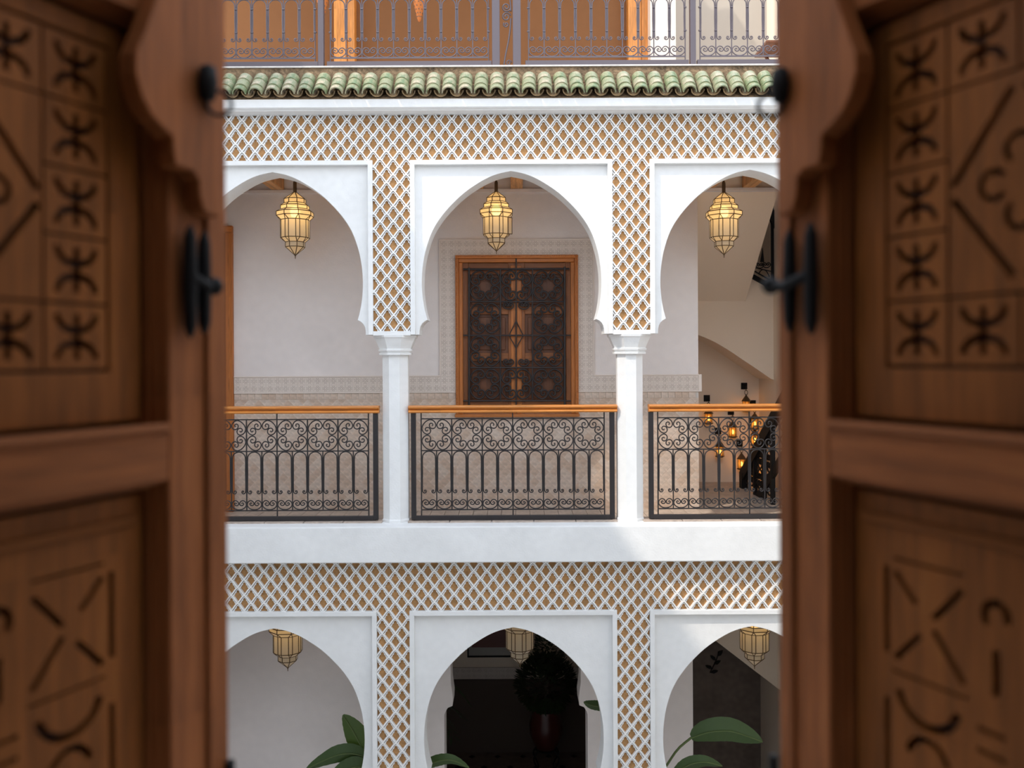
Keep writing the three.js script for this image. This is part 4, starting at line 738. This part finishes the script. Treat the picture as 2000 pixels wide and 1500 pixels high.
function shutter(sg, pos, turn, strip, fit, label) {
  const root = thing('wooden_shutter', label, 'shutter', 'carved window shutters', pos); root.rotation.y = turn;
  const Wd = 0.723, Y0 = -0.80, Y1 = 0.72, o = strip - 0.0385;
  // s: distance from the free edge, measured as on the left leaf
  const S = (s) => sg * (s + (s > 0 ? o : 0)), B = (s0, s1, y0, y1, z0, z1, r = 0.002, al = 'y') => { const a = S(s0), b = S(s1); return metric(box(Math.min(a, b), Math.max(a, b), y0, y1, z0, z1, r), al, 0.13 * sg); };
  const Q = (pts) => pts.map(([s, y]) => [S(s), y]), PR = (pts, z0, z1, holes = [], bv = 0, al = 'y') => metric(prism(Q(pts), z0, z1, holes.map(Q), bv), al, 0.21 * sg);
  part('stile', [B(0.0385, 0.107, Y0, Y1, -0.064, 0, 0.003)], M.shutter, root);
  part('stile', [B(0.627, Wd, Y0, Y1, -0.064, 0, 0.003)], M.shutter, root);
  part('edge_strip', [B(0, 0.040, Y0, Y1, -0.064, 0.007, 0.004)], M.shutter, root);
  for (const [a, b] of [[-0.166, -0.10], [-0.80, -0.72], [0.462, 0.72]]) part('cross_rail', B(0.107, 0.627, a, b, -0.064, 0, 0.003, 'x'), M.shutter, root);
  const frameSteps = (y0, y1) => { const g = []; [[0.107, 0.110, -0.006], [0.110, 0.114, -0.016], [0.114, 0.118, -0.027]].forEach(([a, b, z], k) => { const d = a - 0.107, e = b - 0.107; g.push(B(a, b, y0 + d, y1 - d, -0.064, z, 0.002), B(0.734 - b, 0.734 - a, y0 + d, y1 - d, -0.064, z, 0.002), B(a, 0.734 - a, y0 + d, y0 + e, -0.064, z, 0.002, 'x'), B(a, 0.734 - a, y1 - e, y1 - d, -0.064, z, 0.002, 'x')); }); return g; };
  part('moulding', frameSteps(-0.10, 0.462), M.shutter, root); part('moulding', frameSteps(-0.72, -0.166), M.shutter, root);
  part('bead', [rod([S(0.11), -0.094, -0.002], [S(0.623), -0.094, -0.002], 0.008, 10)], M.shutter, root);
  // upper carved panel
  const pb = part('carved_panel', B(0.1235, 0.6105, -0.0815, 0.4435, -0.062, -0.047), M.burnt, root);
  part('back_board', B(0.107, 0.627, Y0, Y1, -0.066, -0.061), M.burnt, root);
  const c0 = 0.178, cw = 0.0945, r0 = -0.0124, rh = 0.085, g = 0.0018, zt = -0.035, zb = -0.048;
  part('panel_margin', [PR([[0.123, -0.082], [0.611, -0.082], [0.611, 0.444], [0.123, 0.444]], zb, zt, [[[c0 - 0.003, r0 - 0.003], [c0 - 0.003, r0 + 5 * rh + 0.003], [c0 + 4 * cw + 0.003, r0 + 5 * rh + 0.003], [c0 + 4 * cw + 0.003, r0 - 0.003]]], 0.002)], M.shutterPanel, pb);
  for (let i = 0; i < 4; i++) for (let j = 0; j < 5; j++) {
    if (i > 0 && i < 3 && j > 0 && j < 4) continue;
    const x0 = c0 + i * cw, y0 = r0 + j * rh, cx = x0 + cw / 2, cy = y0 + rh / 2;
    part('carved_tile', PR([[x0 + g, y0 + g], [x0 + cw - g, y0 + g], [x0 + cw - g, y0 + rh - g], [x0 + g, y0 + rh - g]], zb, zt, [glyph.map(([a, b]) => [cx + a * cw * 0.92, cy + b * rh * 0.92])]), M.shutterPanel, pb);
  }
  const fx0 = c0 + cw, fx1 = c0 + 3 * cw, fy0 = r0 + rh, fy1 = r0 + 4 * rh, mx = (fx0 + fx1) / 2, my = (fy0 + fy1) / 2, hw = 0.088, hh = 0.109, fh = [];
  for (const [a, b] of [[-1, 1], [1, 1], [1, -1], [-1, -1]]) fh.push(slot(mx + a * hw, my + b * 0.008, mx + a * 0.008, my + b * hh, 0.010));
  for (const [a, b] of [[-1, 0], [1, 0], [0, 1], [0, -1]]) { const cx = mx + a * 0.033, cy = my + b * 0.038, t = Math.atan2(b, a); fh.push(arcSlot(cx, cy, 0.0165, 0.008, t - 2.5, t + 2.5)); }
  part('carved_field', PR([[fx0 + g, fy0 + g], [fx1 - g, fy0 + g], [fx1 - g, fy1 - g], [fx0 + g, fy1 - g]], zb, zt, fh), M.shutterPanel, pb);
  // scalloped arch board standing proud of the stile
  const half = [[0.0385, 0.208], [0.048, 0.214], [0.054, 0.231], [0.056, 0.253], [0.068, 0.264], [0.098, 0.266], [0.102, 0.284], [0.103, 0.303], [0.118, 0.310], [0.138, 0.322], [0.155, 0.343], [0.165, 0.372], [0.164, 0.398], [0.150, 0.43], [0.128, 0.487], [0.112, 0.54], [0.118, 0.58], [0.15, 0.62]].map(([s, y]) => [s + 0.026, y * 0.99]);
  const H2 = half.slice().reverse().map(([s, y]) => [0.734 - s, y]);
  part('scalloped_arch', [PR([[0.04, 0.205], ...half, [0.25, 0.655], [0.367, 0.675], [0.484, 0.655], ...H2, [0.694, 0.205], [0.694, 0.72], [0.04, 0.72]], 0, 0.032, [], 0.003)], M.shutter, root);
  // lower carved panel
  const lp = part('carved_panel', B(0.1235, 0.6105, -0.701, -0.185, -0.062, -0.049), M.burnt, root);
  const lx0 = 0.123, lx1 = 0.611, ly0 = -0.7015, ly1 = -0.1845, h = [], bx0 = 0.174, bx1 = 0.3015, byT = -0.268, byB = -0.415, w = 0.009;
  for (const m of [0, 1]) { const F = (s) => (m ? 0.734 - s : s), add = (p) => h.push(p.map(([s, y]) => [F(s), y]));
    add(slot(bx0, byT - 0.012, bx0, byB + 0.02, w)); add(slot(bx0 + 0.012, byT + 0.001, bx1 - 0.01, byT + 0.001, 0.004));
    const cx = (bx0 + bx1) / 2, cy = (byT + byB) / 2;
    add(slot(bx0 + 0.014, byT - 0.016, cx - 0.016, cy + 0.022, w)); add(slot(bx1 - 0.012, byT - 0.018, cx + 0.010, cy + 0.010, w)); add(slot(cx + 0.010, cy - 0.004, bx1 - 0.010, byB + 0.016, w)); add(slot(bx0 + 0.014, byB + 0.016, cx - 0.010, cy - 0.016, w));
    add(slot(bx0 + 0.01, byB - 0.001, bx1 - 0.004, byB - 0.001, 0.004));
    add(arcSlot(cx, byB - 0.012, 0.046, 0.012, Math.PI + 0.25, 2 * Math.PI - 0.25)); add(slot(bx0, byB - 0.04, bx0, ly0 + 0.03, w)); add(arcSlot(cx, byB - 0.105, 0.03, 0.010, 0.2, Math.PI - 0.2)); add(slot(cx, byB - 0.115, cx, ly0 + 0.03, 0.011)); 
    add(arcSlot(0.334, -0.305, 0.015, 0.010, m ? 0 : -0.4, m ? 4.2 : 4.0)); add(slot(0.334, -0.345, 0.334, -0.40, 0.010));
    for (let k = 0; k < 5; k++) add(slot(0.309, -0.445 - k * 0.026, 0.346, -0.445 - k * 0.026, 0.006));
  }
  part('carved_field', [PR([[lx0, ly0], [lx1, ly0], [lx1, ly1], [lx0, ly1]], -0.050, -0.035, h)], M.shutterPanel, lp);
  part('bead', [rod([S(0.138), -0.218, -0.034], [S(0.596), -0.218, -0.034], 0.007, 10)], M.shutterPanel, lp);
  // iron fittings
  const sp = (s, y0, y1) => lathe([[0, y0], [0.004, y0 + 0.004], [0.009, y0 + 0.018], [0.0105, (y0 + y1) / 2], [0.009, y1 - 0.018], [0.004, y1 - 0.004], [0, y1]], 12).translate(S(s), 0, 0.016);
  const hg = part('latch', [sp(fit[0], 0.03, 0.19)], M.blackIron, root, 'black wrought iron latch of two upright spindles');
  part('spindle', sp(fit[1], 0.035, 0.185), M.blackIron, hg);
  part('link', [rod([S(fit[0]), 0.116, 0.02], [S(fit[1]), 0.102, 0.024], 0.008, 10), plain(new THREE.SphereGeometry(0.013, 12, 10).translate(S(fit[2]), 0.106, 0.02)), rod([S(fit[1]), 0.102, 0.02], [S(fit[2]), 0.106, 0.02], 0.008, 10)], M.blackIron, hg);
  part('edge_ring', [plain(new THREE.TorusGeometry(0.017, 0.0030, 8, 28).rotateY(-turn * 0.7).translate(S(fit[4]), 0.362, 0.046))], M.blackIron, root, 'thin iron ring hanging at the free edge');
  part('staple', [lathe([[0, -0.026], [0.010, -0.022], [0.014, 0], [0.011, 0.022], [0, 0.028]], 12).translate(S(fit[3]), 0.385, 0.044)], M.blackIron, root);
  part('edge_bolt', [rod([S(0.004), -0.64, 0.012], [S(0.004), -0.595, 0.012], 0.007, 10)], M.blackIron, root);
  for (const y of [-0.6, 0.55]) part('hinge', [rod([S(Wd), y - 0.05, -0.02], [S(Wd), y + 0.05, -0.02], 0.011, 10)], M.blackIron, root);
}
const th = 66 * Math.PI / 180;
shutter(-1, [-0.4305, 0, EYE_Z - 1.3], th, 0.0385, [0.083, 0.0557, 0.0405, 0.0768, 0.0577], 'carved brown wooden shutter at the left side of the window');
shutter(1, [0.402, 0, EYE_Z - 1.3], -th, 0.0270, [0.0915, 0.0484, 0.0125, 0.0625, 0.044], 'carved brown wooden shutter at the right side, three carved rings showing');

// ---------------------------------------------------------------- put the courtyard floor at height zero, draw
for (const o of scene.children) if (o !== sun && o !== sun.target) o.position.y += GROUND;
renderer.render(scene, camera);
